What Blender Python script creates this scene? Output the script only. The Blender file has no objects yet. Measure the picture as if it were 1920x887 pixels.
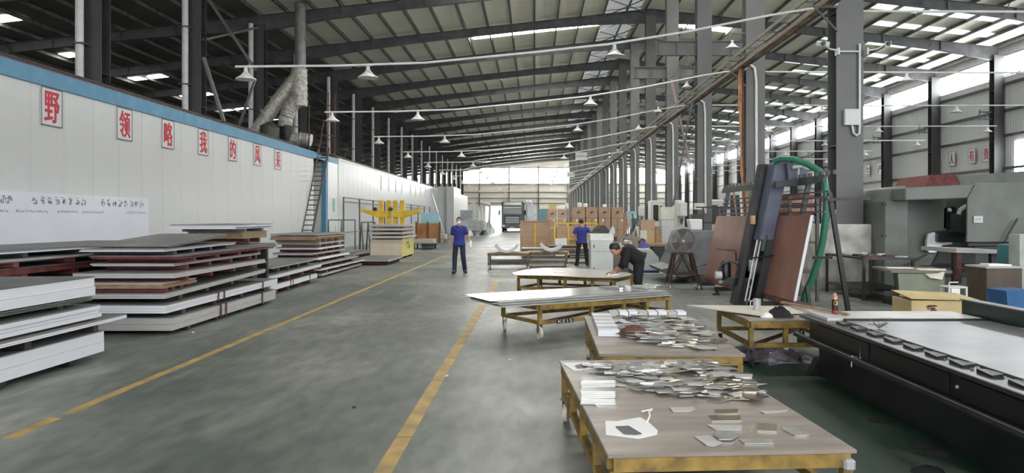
import bpy, math, random
from mathutils import Vector, Matrix, Euler
random.seed(7)
scn = bpy.context.scene
COL = scn.collection
PI = math.pi
# ------------------------------------------------------------------ camera, world, exposure
F, HC, VX, VY = 1387.0, 1.66, 1002.0, 410.0          # focal length and vanishing point for a 1920 px wide frame, eye height
cam_d = bpy.data.cameras.new('camera'); cam = bpy.data.objects.new('camera', cam_d); COL.objects.link(cam)
cam.location = (0, 0, HC); cam.rotation_euler = (PI/2, 0, 0)
cam_d.sensor_width = 36; cam_d.lens = F/1920*36
cam_d.shift_x = -(VX-960)/1920; cam_d.shift_y = -(443.5-VY)/1920
cam_d.clip_end = 400; scn.camera = cam
w = bpy.data.worlds.new('overcast_sky'); scn.world = w; w.use_nodes = True
w.node_tree.nodes['Background'].inputs[0].default_value = (.96, .97, 1, 1)
w.node_tree.nodes['Background'].inputs[1].default_value = 1.7
scn.view_settings.view_transform = 'Standard'; scn.view_settings.look = 'None'
scn.view_settings.exposure = 1.34; scn.view_settings.gamma = 1
SKY_E, CLER_E, FAR_E, RIDGE_E = 17.0, 9.0, 14.0, .10            # daylight coming through the translucent sheets
scn.cycles.max_bounces = 6; scn.cycles.diffuse_bounces = 4; scn.cycles.glossy_bounces = 3
scn.cycles.sample_clamp_indirect = 4
# rows of roof lights out of the frame's top give the near part of the hall its light, as the ones further on do
def G(px, py, z=0.0):
    Y = (HC-z)*F/(py-VY); return Vector(((px-VX)*Y/F, Y, z))
def P(px, py, Y): return Vector(((px-VX)*Y/F, Y, HC+(VY-py)*Y/F))
# ------------------------------------------------------------------ materials
MATS = {}
def mat(name, col, rough=.6, metal=0., var=.12, scale=3., bump=0., bscale=40., emis=None, estr=0., alpha=None, col2=None, stretch=None, spec=None):
    if name in MATS: return MATS[name]
    m = bpy.data.materials.new(name); m.use_nodes = True; nt = m.node_tree; N = nt.nodes; L = nt.links
    b = N['Principled BSDF']; b.inputs['Roughness'].default_value = rough; b.inputs['Metallic'].default_value = metal
    if spec is not None: b.inputs['Specular IOR Level'].default_value = spec
    tc = N.new('ShaderNodeTexCoord'); mp = N.new('ShaderNodeMapping'); L.new(tc.outputs['Object'], mp.inputs[0])
    if stretch: mp.inputs['Scale'].default_value = stretch
    nz = N.new('ShaderNodeTexNoise'); nz.inputs['Scale'].default_value = scale; nz.inputs['Detail'].default_value = 5
    L.new(mp.outputs[0], nz.inputs[0])
    rp = N.new('ShaderNodeValToRGB'); L.new(nz.outputs[0], rp.inputs[0])
    c2 = col2 or tuple(c*(1-var*2) for c in col); c1 = col if col2 else tuple(min(1, c*(1+var)) for c in col)
    rp.color_ramp.elements[0].position = .32; rp.color_ramp.elements[1].position = .68
    rp.color_ramp.elements[0].color = (*c2, 1); rp.color_ramp.elements[1].color = (*c1, 1)
    L.new(rp.outputs[0], b.inputs['Base Color'])
    if bump:
        n2 = N.new('ShaderNodeTexNoise'); n2.inputs['Scale'].default_value = bscale; n2.inputs['Detail'].default_value = 3
        L.new(mp.outputs[0], n2.inputs[0]); bp = N.new('ShaderNodeBump'); bp.inputs['Strength'].default_value = bump
        bp.inputs['Distance'].default_value = .02
        L.new(n2.outputs[0], bp.inputs['Height']); L.new(bp.outputs[0], b.inputs['Normal'])
    if emis: b.inputs['Emission Color'].default_value = (*emis, 1); b.inputs['Emission Strength'].default_value = estr
    if alpha is not None: b.inputs['Alpha'].default_value = alpha
    MATS[name] = m; return m
def srgb(r, g, b): return tuple(((c/255+.055)/1.055)**2.4 if c > 10 else c/255/12.92 for c in (r, g, b))
STEEL = mat('dark_grey_painted_steel', (.085, .085, .088), .55, var=.2, scale=1.5)
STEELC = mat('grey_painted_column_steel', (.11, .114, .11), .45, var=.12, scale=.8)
PURL = mat('galvanised_purlin', (.13, .13, .125), .6, var=.2)
WHITE = mat('white_panel', (.54, .55, .555), .38, var=.03, scale=.5)
WPAPER = mat('white_sheet_paper', (.8, .8, .8), .7, var=.02)
BLUE = mat('light_blue_paint', srgb(76, 132, 164), .5, var=.08)
PIPEW = mat('white_plastic_pipe', (.62, .63, .62), .4, var=.06)
YELP = mat('worn_yellow_paint', srgb(156, 128, 56), .55, var=.3, scale=9, col2=srgb(96, 78, 44))
YELB = mat('bright_yellow_paint', srgb(222, 184, 40), .5, var=.1)
BLACK = mat('black_painted_steel', (.012, .013, .015), .38, var=.3)
DARK = mat('dark_iron', (.03, .03, .033), .5, var=.3)
RUST = mat('rusty_brown_steel', srgb(96, 62, 54), .7, var=.3, scale=8)
REDB = mat('red_oxide_steel', srgb(108, 50, 48), .65, var=.25, scale=6)
WOOD = mat('raw_timber', srgb(158, 132, 104), .7, var=.2, scale=5, stretch=(1, 8, 8))
PLY = mat('weathered_plywood', srgb(142, 131, 121), .36, var=.16, scale=2.5, stretch=(.6, 3, 1), bump=.05)
CARD = mat('brown_cardboard', srgb(180, 152, 128), .8, var=.06)
CARDL = mat('pale_cardboard', srgb(196, 176, 130), .8, var=.08)
GREYM = mat('light_grey_machine_paint', srgb(196, 202, 198), .45, var=.04)
GREEN = mat('grey_green_machine_paint', srgb(102, 108, 102), .42, var=.1, scale=2)
GREEND = mat('dark_grey_green_paint', srgb(66, 74, 68), .5, var=.12)
SHEETG = mat('grey_sheet_metal', srgb(134, 134, 132), .42, .35, var=.12, scale=2.5, stretch=(1, .3, 1))
SHEETD = mat('dark_grey_sheet', srgb(112, 113, 114), .5, .3, var=.12)
SHEETW = mat('white_sheet_edge', srgb(216, 218, 224), .6, var=.05, scale=20, stretch=(.2, .2, 30))
SHEETE = mat('pale_grey_sheet_edge', srgb(178, 176, 174), .6, var=.12, scale=12, stretch=(.3, .3, 30))
MIRR = mat('silver_mirror_glass', (.7, .71, .7), .2, .9, var=.03)
MIRW = mat('window_glint_mirror_glass', (.82, .78, .66), .16, 1., var=.03)  # reflected window light is painted in as a creamy tint
MIRD = mat('dull_glass', (.5, .51, .5), .35, .5, var=.08)
BROWNP = mat('brown_laminate_panel', srgb(148, 102, 86), .32, var=.2, scale=1.3, stretch=(1, 1, .5))
RED = mat('red_lettering', srgb(186, 32, 56), .6, var=.05)
DRED = mat('dark_red_lettering', srgb(96, 52, 56), .6, var=.05)
GREYL = mat('faded_grey_lettering', srgb(120, 124, 132), .6, var=.05)
FOIL = mat('wrapped_foil_insulation', srgb(190, 186, 176), .5, .3, var=.22, scale=6, bump=.6, bscale=9)
CONC = mat('whitewashed_concrete', srgb(214, 214, 208), .8, col2=srgb(140, 138, 132), scale=2.2, bump=.3, bscale=8)
SKIN = mat('skin', srgb(186, 140, 118), .55, var=.05)
HAIR = mat('black_hair', (.012, .011, .011), .5, var=.1)
NAVY = mat('royal_blue_shirt', srgb(44, 56, 128), .8, var=.1, scale=8)
JEAN = mat('dark_blue_jeans', srgb(36, 44, 64), .85, var=.15, scale=8)
BLKC = mat('black_cloth', (.012, .012, .014), .85, var=.2)
CRANE = mat('green_hose', srgb(52, 118, 96), .4, var=.1)
TAPE = mat('worn_yellow_floor_paint', srgb(190, 156, 82), .6, col2=srgb(140, 122, 84), scale=4)
SKYL = mat('backlit_roof_sheet', (.8, .8, .8), .5, emis=(1, .99, .92), estr=SKY_E)
CLER = mat('backlit_clerestory_sheet', (.8, .8, .8), .5, emis=(.95, .98, 1), estr=CLER_E)
FARL = mat('backlit_end_window', (.8, .8, .8), .5, emis=(1, 1, .98), estr=FAR_E)
SKYS = mat('backlit_outer_roof_sheet', (.6, .6, .6), .5, emis=(1, .99, .92), estr=5)
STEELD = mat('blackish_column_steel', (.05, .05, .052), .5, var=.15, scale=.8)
DECKD = mat('shaded_outer_roof_deck', srgb(112, 108, 100), .7, var=.2, scale=.35, stretch=(.4, 1, 1))  # the outer bay's dimness is put into this darker deck colour
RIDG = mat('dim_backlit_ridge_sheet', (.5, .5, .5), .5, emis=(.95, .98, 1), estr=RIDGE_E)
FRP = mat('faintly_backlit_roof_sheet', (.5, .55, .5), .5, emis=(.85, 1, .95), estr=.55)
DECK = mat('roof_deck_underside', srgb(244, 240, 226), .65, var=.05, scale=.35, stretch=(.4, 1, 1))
# ------------------------------------------------------------------ mesh helpers
class MB:
    def __init__(s): s.v = []; s.f = []
    def add(s, v, f):
        n = len(s.v); s.v += [tuple(p) for p in v]; s.f += [tuple(i+n for i in q) for q in f]; return s
    def bx(s, x0, x1, y0, y1, z0, z1):
        return s.add([(x0,y0,z0),(x1,y0,z0),(x1,y1,z0),(x0,y1,z0),(x0,y0,z1),(x1,y0,z1),(x1,y1,z1),(x0,y1,z1)],
                     [(3,2,1,0),(4,5,6,7),(0,1,5,4),(1,2,6,5),(2,3,7,6),(3,0,4,7)])
    def box(s, c, d, rot=(0,0,0)):
        M = Matrix.Translation(c) @ Euler(rot).to_matrix().to_4x4()
        k = MB().bx(-d[0]/2, d[0]/2, -d[1]/2, d[1]/2, -d[2]/2, d[2]/2)
        return s.add([M @ Vector(p) for p in k.v], k.f)
    def beam(s, p, q, a, b=None, up=(0,0,1)):
        p = Vector(p); q = Vector(q); b = b or a; d = (q-p).normalized(); u = Vector(up)
        if abs(d.dot(u)) > .98: u = Vector((0,1,0))
        x = d.cross(u).normalized(); z = x.cross(d)
        vs = [e + x*i*a/2 + z*j*b/2 for e in (p, q) for i, j in ((-1,-1),(1,-1),(1,1),(-1,1))]
        return s.add(vs, [(3,2,1,0),(4,5,6,7),(0,1,5,4),(1,2,6,5),(2,3,7,6),(3,0,4,7)])
    def tube(s, pts, r, n=8, caps=True, sx=1.):
        pts = [Vector(p) for p in pts]; rr = r if isinstance(r, (list, tuple)) else [r]*len(pts)
        V = []; prev = None
        for i, p in enumerate(pts):
            d = (pts[min(i+1, len(pts)-1)] - pts[max(i-1, 0)]).normalized()
            if prev is None:
                u = Vector((0,0,1)) if abs(d.z) < .9 else Vector((0,1,0)); x = d.cross(u).normalized()
            else: x = (prev - d*prev.dot(d)).normalized()
            prev = x; y = d.cross(x)
            V += [p + (x*math.cos(2*PI*k/n)*sx + y*math.sin(2*PI*k/n))*rr[i] for k in range(n)]
        Fc = [(i*n+k, i*n+(k+1)%n, (i+1)*n+(k+1)%n, (i+1)*n+k) for i in range(len(pts)-1) for k in range(n)]
        if caps: Fc += [tuple(range(n))[::-1], tuple(range((len(pts)-1)*n, len(pts)*n))]
        return s.add(V, Fc)
    def prism(s, poly, z0, z1):
        n = len(poly); V = [(x,y,z0) for x,y in poly] + [(x,y,z1) for x,y in poly]
        return s.add(V, [tuple(range(n))[::-1], tuple(range(n,2*n))] + [(i,(i+1)%n,n+(i+1)%n,n+i) for i in range(n)])
    def solid(s, A, B):                     # two equal rings of 3-D points
        n = len(A); return s.add(list(A)+list(B), [tuple(range(n))[::-1], tuple(range(n,2*n))] + [(i,(i+1)%n,n+(i+1)%n,n+i) for i in range(n)])
    def lathe(s, prof, n=16, c=(0,0,0), axis='Z'):
        V = []
        for r, h in prof:
            for k in range(n):
                a = 2*PI*k/n; x, y = r*math.cos(a), r*math.sin(a)
                p = (x,y,h) if axis == 'Z' else ((h,x,y) if axis == 'X' else (x,h,y))
                V.append((p[0]+c[0], p[1]+c[1], p[2]+c[2]))
        m = len(prof)
        Fc = [(i*n+k, i*n+(k+1)%n, (i+1)*n+(k+1)%n, (i+1)*n+k) for i in range(m-1) for k in range(n)]
        Fc += [tuple(range(n))[::-1], tuple(range((m-1)*n, m*n))]
        return s.add(V, Fc)
    def xf(s, M): s.v = [tuple(M @ Vector(p)) for p in s.v]; return s
    def build(s, name, m, parent=None, smooth=False, bevel=0, loc=None, rot=None):
        me = bpy.data.meshes.new(name); me.from_pydata(s.v, [], s.f); me.validate(); me.materials.append(m)
        if smooth: me.shade_smooth(); me.set_sharp_from_angle(angle=.7)
        o = bpy.data.objects.new(name, me); COL.objects.link(o)
        if parent: o.parent = parent
        if loc is not None: o.location = loc
        if rot is not None: o.rotation_euler = rot
        if bevel:
            b = o.modifiers.new('edge', 'BEVEL'); b.width = bevel; b.segments = 1; b.limit_method = 'ANGLE'
        return o
def B(*a): return MB().bx(*a)
def tag(o, label=None, cat=None, group=None, kind=None):
    if label: o['label'] = label
    if cat: o['category'] = cat
    if group: o['group'] = group
    if kind: o['kind'] = kind
    return o
def thing(name, label, cat, loc=(0,0,0), rz=0, group=None, kind=None):
    o = bpy.data.objects.new(name, None); COL.objects.link(o); o.location = loc; o.rotation_euler = (0,0,rz)
    o.empty_display_size = .1
    return tag(o, label, cat, group, kind)
def dup(o, loc=None, rot=None, label=None, parent=None, group=None):
    c = o.copy(); COL.objects.link(c)
    if parent: c.parent = parent
    if loc is not None: c.location = loc
    if rot is not None: c.rotation_euler = rot
    if label: c['label'] = label
    if group: c['group'] = group
    for ch in KIDS.get(o.name, ()) or [x for x in o.children]:
        d = ch.copy(); COL.objects.link(d); d.parent = c
        for g in ch.children:
            e = g.copy(); COL.objects.link(e); e.parent = d
    return c
KIDS = {}
def inst(o, loc, rot=None, parent=None, scale=None):
    c = o.copy(); COL.objects.link(c); c.location = loc
    if rot is not None: c.rotation_euler = rot
    if scale is not None: c.scale = scale
    if parent: c.parent = parent
    return c
ORD = 'first second third fourth fifth sixth seventh eighth ninth tenth eleventh twelfth thirteenth fourteenth fifteenth sixteenth seventeenth eighteenth nineteenth twentieth'.split()
_tc = {}
def text_mb(body, w, h, depth=.004, bold=.0):
    key = (body, bold)
    if key not in _tc:
        c = bpy.data.curves.new('t', 'FONT'); c.body = body; c.offset = bold; c.extrude = .5; c.resolution_u = 3
        o = bpy.data.objects.new('t', c); COL.objects.link(o)
        me = bpy.data.meshes.new_from_object(o.evaluated_get(bpy.context.evaluated_depsgraph_get()))
        _tc[key] = ([v.co.copy() for v in me.vertices], [tuple(p.vertices) for p in me.polygons])
        bpy.data.objects.remove(o); bpy.data.meshes.remove(me)
    V, Fc = _tc[key]
    x0 = min(v.x for v in V); x1 = max(v.x for v in V); y0 = min(v.y for v in V); y1 = max(v.y for v in V)
    m = MB(); CJ = ord(body[0]) > 5000; k = .035 if CJ else 0
    for i, (dx, dy) in enumerate(((0,0),(1,0),(-1,0),(0,1),(0,-1),(.7,.7),(-.7,-.7)) if CJ else ((0,0),)):
        m.add([((v.x-(x0+x1)/2)/(x1-x0)*w*(1-k)+dx*w*.022, (v.y-(y0+y1)/2)/(y1-y0)*h*(1-k)+dy*h*.010, v.z*depth*2+i*.0002) for v in V], Fc)
    return m
# orientation of flat prints: local x right, y up, z towards the viewer
R_LEFT = Matrix(((0,0,1),(1,0,0),(0,1,0)))        # on a wall facing +X
R_RIGHT = Matrix(((0,0,-1),(-1,0,0),(0,1,0)))     # on a wall facing -X
R_FRONT = Matrix(((1,0,0),(0,0,-1),(0,1,0)))      # facing the camera (-Y)
# ================================================================== THE SETTING
FR = [17.85+7.5*k for k in range(-4, 20)]      # frame lines; the end wall stands at the last one
YB, YE = -13.0, 160.4
def zdeck(x): return 15.45-.111*abs(x-7.5)
# floor
def floor_mat():
    m = bpy.data.materials.new('worn_grey_green_concrete'); m.use_nodes = True; nt = m.node_tree; N = nt.nodes; L = nt.links
    b = N['Principled BSDF']; tc = N.new('ShaderNodeTexCoord')
    def noise(scale, st, det=6):
        mp = N.new('ShaderNodeMapping'); mp.inputs['Scale'].default_value = st; L.new(tc.outputs['Object'], mp.inputs[0])
        n = N.new('ShaderNodeTexNoise'); n.inputs['Scale'].default_value = scale; n.inputs['Detail'].default_value = det; L.new(mp.outputs[0], n.inputs[0]); return n
    def ramp(n, stops):
        r = N.new('ShaderNodeValToRGB'); L.new(n.outputs[0], r.inputs[0])
        while len(r.color_ramp.elements) < len(stops): r.color_ramp.elements.new(.5)
        for e, (p, c) in zip(r.color_ramp.elements, stops): e.position = p; e.color = (*c, 1)
        return r
    def mix(f, a, c, bl='MIX'):
        x = N.new('ShaderNodeMix'); x.data_type = 'RGBA'; x.blend_type = bl
        if isinstance(f, (int, float)): x.inputs[0].default_value = f
        else: L.new(f, x.inputs[0])
        L.new(a, x.inputs[6]); L.new(c, x.inputs[7]); return x.outputs[2]
    base = ramp(noise(.5, (1,.6,1)), [(.3, srgb(80, 88, 83)), (.55, srgb(118, 122, 116)), (.75, srgb(158, 157, 150))])
    fine = ramp(noise(7, (1,.35,1)), [(.35, (.62,.63,.62)), (.65, (1.1,1.1,1.1))])
    c = mix(.8, base.outputs[0], fine.outputs[0], 'MULTIPLY')
    # green painted strip that the machines stand on
    sp = N.new('ShaderNodeSeparateXYZ'); L.new(tc.outputs['Object'], sp.inputs[0])
    mr = N.new('ShaderNodeMapRange'); mr.inputs[1].default_value = 1.55; mr.inputs[2].default_value = 2.1; L.new(sp.outputs[0], mr.inputs[0])
    my = N.new('ShaderNodeMapRange'); my.inputs[1].default_value = 9.6; my.inputs[2].default_value = 8.2; L.new(sp.outputs[1], my.inputs[0])
    mu = N.new('ShaderNodeMath'); mu.operation = 'MULTIPLY'; L.new(mr.outputs[0], mu.inputs[0]); L.new(my.outputs[0], mu.inputs[1])
    gr = ramp(noise(1.6, (1,.6,1)), [(.35, srgb(6, 40, 26)), (.6, srgb(16, 52, 38)), (.85, srgb(62, 74, 66))])
    c = mix(mu.outputs[0], c, gr.outputs[0])
    st = ramp(noise(1.1, (1.6,.5,1), 9), [(.6, (0,0,0)), (.78, (.5,.5,.5))])
    pale = N.new('ShaderNodeRGB'); pale.outputs[0].default_value = (*srgb(164, 164, 156), 1)
    c = mix(st.outputs[0], c, pale.outputs[0]); L.new(c, b.inputs['Base Color'])
    rr = ramp(noise(1.3, (1,.5,1)), [(.3, (.38,)*3), (.75, (.5,)*3)]); L.new(rr.outputs[0], b.inputs['Roughness'])
    b.inputs['Specular IOR Level'].default_value = .45
    return m
fl = B(-38.5, 31.5, YB-3, 176, -.3, 0).build('floor', floor_mat()); tag(fl, 'worn grey green concrete floor of the hall', 'floor', kind='structure')
# painted aisle lines
def line(name, x, segs, wd, label):
    r = thing(name, label, 'floor line', (x, 0, 0), kind='structure')
    for a, b_ in segs: B(-wd/2, wd/2, a, b_, 0, .003).build('line_segment', TAPE, r)
line('trim_1', -3.98, [(2.0, 5.45), (5.6, 6.15), (6.3, 9.4), (9.45, 30), (30.05, 44)], .10, 'narrow yellow line painted along the aisle beside the sheet stacks')
line('trim_2', -.99, [(1.5, 3.9), (3.93, 5.6), (5.63, 8.3), (8.33, 14.2), (14.8, 17.0), (17.25, 19.4), (22.5, 23.6)], .12, 'wide yellow line painted along the aisle beside the tables')
# partition wall of the clean booth along the aisle
WX, WT = -11.0, 5.0
wl = thing('wall_left', 'white sandwich panel partition wall with blue coping', 'wall', (WX, 0, 0), kind='structure')
pn = B(-.1, 0, .004, 1.146, 0, WT-.36).build('panel', WHITE, wl, loc=(0, 35.7, 0), bevel=.006)
for i in range(1, 28): inst(pn, (0, 35.7-1.15*i, 0), parent=wl)
B(-.1, 0, YB, 4.64, 0, WT-.36).build('panel', WHITE, wl)
B(-.14, .04, YB, 36.87, WT-.36, WT).build('coping', BLUE, wl)
B(-1.2, -1.1, 36.85, 39.6, 0, WT-.3).build('recess_panel', WHITE, wl)
B(-1.2, -.02, 36.8, 36.85, 0, WT-.36).build('recess_side', WHITE, wl)
B(-.22, .01, 38.99, 39.3, 0, WT-.3).build('corner_post', BLUE, wl); B(-1.2, -.22, 39.05, 39.3, 0, WT-.3).build('recess_end', WHITE, wl)
B(-1.2, .02, 36.85, 39.3, WT-.3, WT).build('recess_coping', BLUE, wl)
B(-.1, .03, 39.3, 41.35, 0, WT-.3).build('door_panel', WHITE, wl)
B(-.1, .06, 39.3, 41.35, WT-.3, WT-.02).build('door_coping', BLUE, wl)
B(-.1, .05, 41.35, 41.45, 0, WT).build('edge_trim', GREYM, wl)
B(.03, .05, 40.25, 40.6, 2.05, 2.75).build('notice_plate', mat('green_notice', srgb(120, 176, 150), .5), wl)
w2 = thing('wall_left_far', 'glossy white partition wall beyond the steel ladder', 'wall', (WX, 41.45, 0), kind='structure')
pn2 = B(-.1, 0, .003, 1.147, 0, WT-.03).build('panel', mat('glossy_white_panel', (.42,.435,.44), .38, spec=.25, var=.02), w2, loc=(0,0,0))
for i in range(1, 37): inst(pn2, (0, 1.15*i, 0), parent=w2)
B(-.14, .03, 0, 42.5, WT-.03, WT+.06).build('coping', GREYM, w2)
w3 = thing('wall_booth', 'white projecting booth at the end of the partition wall', 'wall', (0, 0, 0), kind='structure')
B(-11.2, -9.15, 84, 84.2, 0, 5.2).build('front_panel', WHITE, w3); B(-10.15, -9.95, 83.9, 84, 0, 5.2).build('grey_strip', mat('grey_strip', srgb(150,152,154)), w3)
B(-9.25, -9.15, 84.2, 92, 0, 5.2).build('side_panel', WHITE, w3)
B(-11.1, -11, 92, 122, 0, 5.3).build('far_panel', WHITE, w3); B(-11.2, -9.15, 84, 92, 5.2, 5.3).build('booth_lid', WHITE, w3)
bd = B(-22, -11.12, YB, 84, WT-.3, WT-.15).build('roof_slab', GREEND); tag(bd, 'flat lid of the booth behind the partition wall', 'roof', kind='structure')
B(-22, -21.8, YB, 84, 0, WT-.3).build('wall_booth_back', GREEND); tag(bpy.data.objects['wall_booth_back'], 'back wall of the booth', 'wall', kind='structure')
# corrugated outer walls
def corr(name, c, sc, axis, rough=.55):
    m = bpy.data.materials.new(name); m.use_nodes = True; N = m.node_tree.nodes; L = m.node_tree.links; b = N['Principled BSDF']
    tc = N.new('ShaderNodeTexCoord'); wv = N.new('ShaderNodeTexWave'); wv.bands_direction = axis; wv.inputs['Scale'].default_value = sc
    L.new(tc.outputs['Object'], wv.inputs[0]); bp = N.new('ShaderNodeBump'); bp.inputs['Strength'].default_value = .5; bp.inputs['Distance'].default_value = .03
    L.new(wv.outputs[1], bp.inputs['Height']); L.new(bp.outputs[0], b.inputs['Normal'])
    nz = N.new('ShaderNodeTexNoise'); nz.inputs['Scale'].default_value = .4; L.new(tc.outputs['Object'], nz.inputs[0])
    rp = N.new('ShaderNodeValToRGB'); L.new(nz.outputs[0], rp.inputs[0]); rp.color_ramp.elements[0].color = (*[x*.85 for x in c], 1); rp.color_ramp.elements[1].color = (*c, 1)
    L.new(rp.outputs[0], b.inputs['Base Color']); b.inputs['Roughness'].default_value = rough
    return m
CW = corr('grey_corrugated_wall', srgb(206, 206, 208), 1.2, 'Y'); CE = corr('beige_corrugated_wall', srgb(240, 234, 224), 1.2, 'X')
wr = thing('wall_right', 'grey corrugated outer wall with sheeting rails', 'wall', (30, 0, 0), kind='structure')
B(.3, .4, YB, YE, 0, 10.8).build('sheeting', CW, wr); B(.3, .4, YB, YE, 12.15, 13.2).build('upper_sheeting', CW, wr)
for z in (1.3, 3.3, 4.9, 7.0, 8.6, 10.3):
    MB().beam((.22, YB, z), (.22, YE, z), .12, .16).build('sheeting_rail', STEEL, wr)
for i, Y in enumerate(FR[3:-1]):
    wn = B(.32, .38, Y+.35, Y+7.15, 10.8, 12.15).build('window_%d' % (i+1), CLER); wn.location = (30, 0, 0)
    tag(wn, '%s clerestory window from the near end of the long outer wall' % ORD[i], 'window', kind='structure')
    for z in (10.82, 12.1): B(.26, .32, Y+.3, Y+7.2, z, z+.06).build('window_frame', STEELC, wn)
    B(.28, .32, Y+3.6, Y+3.68, 10.85, 12.1).build('mullion', GREYM, wn)
wn = B(30.24, 30.29, 45.0, 46.6, 4.6, 6.5).build('window_30', CLER); tag(wn, 'tall bright window low in the outer wall beside the lettered boards', 'window', kind='structure')
we = thing('wall_back', 'beige corrugated end wall of the hall', 'wall', (0, YE, 0), kind='structure')
B(-38, -10.6, .3, .4, 0, 9.3).build('sheeting', CE, we); B(-7.0, 30.4, .3, .4, 0, 9.3).build('sheeting', CE, we)
B(-10.6, -7.0, .3, .4, 4.4, 9.3).build('sheeting', CE, we); B(-38, 30.4, .3, .4, 12.6, 15.6).build('upper_sheeting', CE, we)
for z in (5.0, 6.1, 7.4, 9.1, 12.7): MB().beam((-38, .15, z), (30.4, .15, z), .2, .14).build('sheeting_rail', STEELC, we)
for i, x in enumerate([-37.5+6.4*j for j in range(11)]):
    wn = B(x+.15, x+6.25, .32, .38, 9.35, 12.6).build('window_%d' % (31+i), FARL); wn.location = (0, YE, 0)
    tag(wn, '%s bright window from the left in the end wall' % ORD[i], 'window', kind='structure')
    B(x-.12, x+.12, -.1, .3, 0, 13).build('wall_post', STEELC, we)
wf = B(-38, -37.9, YB, YE, 0, 10.6).build('wall_left_outer', CW); tag(wf, 'far outer wall behind the booth', 'wall', kind='structure')
# roof: deck, purlins, rafters, roof lights
ce = thing('ceiling', 'pitched steel roof with purlins, rafters and roof lights', 'roof', kind='structure')
def deck(x0, x1, dm=None):
    z0, z1 = zdeck(x0), zdeck(x1)
    MB().add([(x0,YB,z0),(x1,YB,z1),(x1,YE,z1),(x0,YE,z0),(x0,YB,z0+.1),(x1,YB,z1+.1),(x1,YE,z1+.1),(x0,YE,z0+.1)],
             [(3,2,1,0),(4,5,6,7),(0,1,5,4),(1,2,6,5),(2,3,7,6),(3,0,4,7)]).build('roof_deck', dm or DECK, ce)
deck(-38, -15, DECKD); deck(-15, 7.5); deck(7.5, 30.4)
pu = MB().bx(-.03, .03, YB, YE, -.22, -.02).bx(-.03, .06, YB, YE, -.035, -.02).bx(-.06, .03, YB, YE, -.22, -.205).build('purlin', PURL, ce, loc=(-37.5, 0, zdeck(-37.5)))
for i in range(1, 46):
    x = -37.5+1.5*i
    if i == 30: x -= .25
    inst(pu, (x, 0, zdeck(x)), parent=ce)
def rafter(x0, x1):
    m = MB(); n = 6
    for i in range(n):
        a, b_ = x0+(x1-x0)*i/n, x0+(x1-x0)*(i+1)/n
        def dep(x):
            t = min(x-x0, x1-x)/(x1-x0); return .5+.38*max(0, 1-t/.22)
        za, zb = zdeck(a)-.23, zdeck(b_)-.23; da, db = dep(a), dep(b_)
        m.solid([(a,-.012,za-da),(b_,-.012,zb-db),(b_,-.012,zb),(a,-.012,za)], [(a,.012,za-da),(b_,.012,zb-db),(b_,.012,zb),(a,.012,za)])
        m.solid([(a,-.13,za-da-.02),(b_,-.13,zb-db-.02),(b_,-.13,zb-db),(a,-.13,za-da)], [(a,.13,za-da-.02),(b_,.13,zb-db-.02),(b_,.13,zb-db),(a,.13,za-da)])
        m.solid([(a,-.13,za-.02),(b_,-.13,zb-.02),(b_,-.13,zb),(a,-.13,za)], [(a,.13,za-.02),(b_,.13,zb-.02),(b_,.13,zb),(a,.13,za)])
        if i: m.bx(a-.01, a+.01, -.1, .1, za-da, za)
    for i in range(3, int((x1-x0)/1.5)-1, 3):           # fly braces up to the purlins
        x = x0+1.5*i; z = zdeck(x)-.23
        m.beam((x, -.05, z-.45), (x, -.75, z+.05), .04); m.beam((x, .05, z-.45), (x, .75, z+.05), .04)
    return m
for (a, b_) in ((-37.5, -15), (-15, 7.5), (7.5, 30)):
    r0 = rafter(a, b_).build('rafter', STEEL, ce, loc=(0, FR[1], 0))
    for Y in FR[2:]: inst(r0, (0, Y, 0), parent=ce)
def strip(name, m, x0, x1, y0, y1, dz=.03):
    z0, z1 = zdeck(x0)-dz, zdeck(x1)-dz
    o = MB().solid([(x0,y0,z0-.01),(x1,y0,z1-.01),(x1,y1,z1-.01),(x0,y1,z0-.01)], [(x0,y0,z0),(x1,y0,z1),(x1,y1,z1),(x0,y1,z0)]).build(name, m, ce); return o
for Y in (20.8, 35.8, 50.3, 65.3, 80.3, 95.3, 110.3, 125.3, 140.3):
    strip('roof_light', SKYL, -4.2, 4.4, Y, Y+1.1)
for k, Y in enumerate(FR[2:-1]):
    strip('ridge_light', RIDG, 4.6, 6.9, Y+.2, Y+7.3)
    strip('roof_light', SKYS, -28.3, -25.6, Y+3.6, Y+4.6)
    strip('faint_roof_light', FRP, 19.6, 28.6, Y+2.2, Y+3.2)
    strip('faint_roof_light', FRP, 21.0, 28.6, Y+5.4, Y+6.3)
    if k % 2 == 0: strip('roof_light', SKYL, 9.6, 13.6, Y+3.1, Y+4.1)
    # crossed rods of the roof bracing under the ridge
    m = MB()
    for (xa, xb) in ((4.5, 7.2),):
        m.beam((xa, Y, zdeck(xa)-.4), (xb, Y+3.75, zdeck(xb)-.4), .035); m.beam((xb, Y, zdeck(xb)-.4), (xa, Y+3.75, zdeck(xa)-.4), .035)
        m.beam((xa, Y+3.75, zdeck(xa)-.4), (xb, Y+7.5, zdeck(xb)-.4), .05); m.beam((xb, Y+3.75, zdeck(xb)-.4), (xa, Y+7.5, zdeck(xa)-.4), .05)
    m.build('bracing_rod', STEELC, ce)
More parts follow.
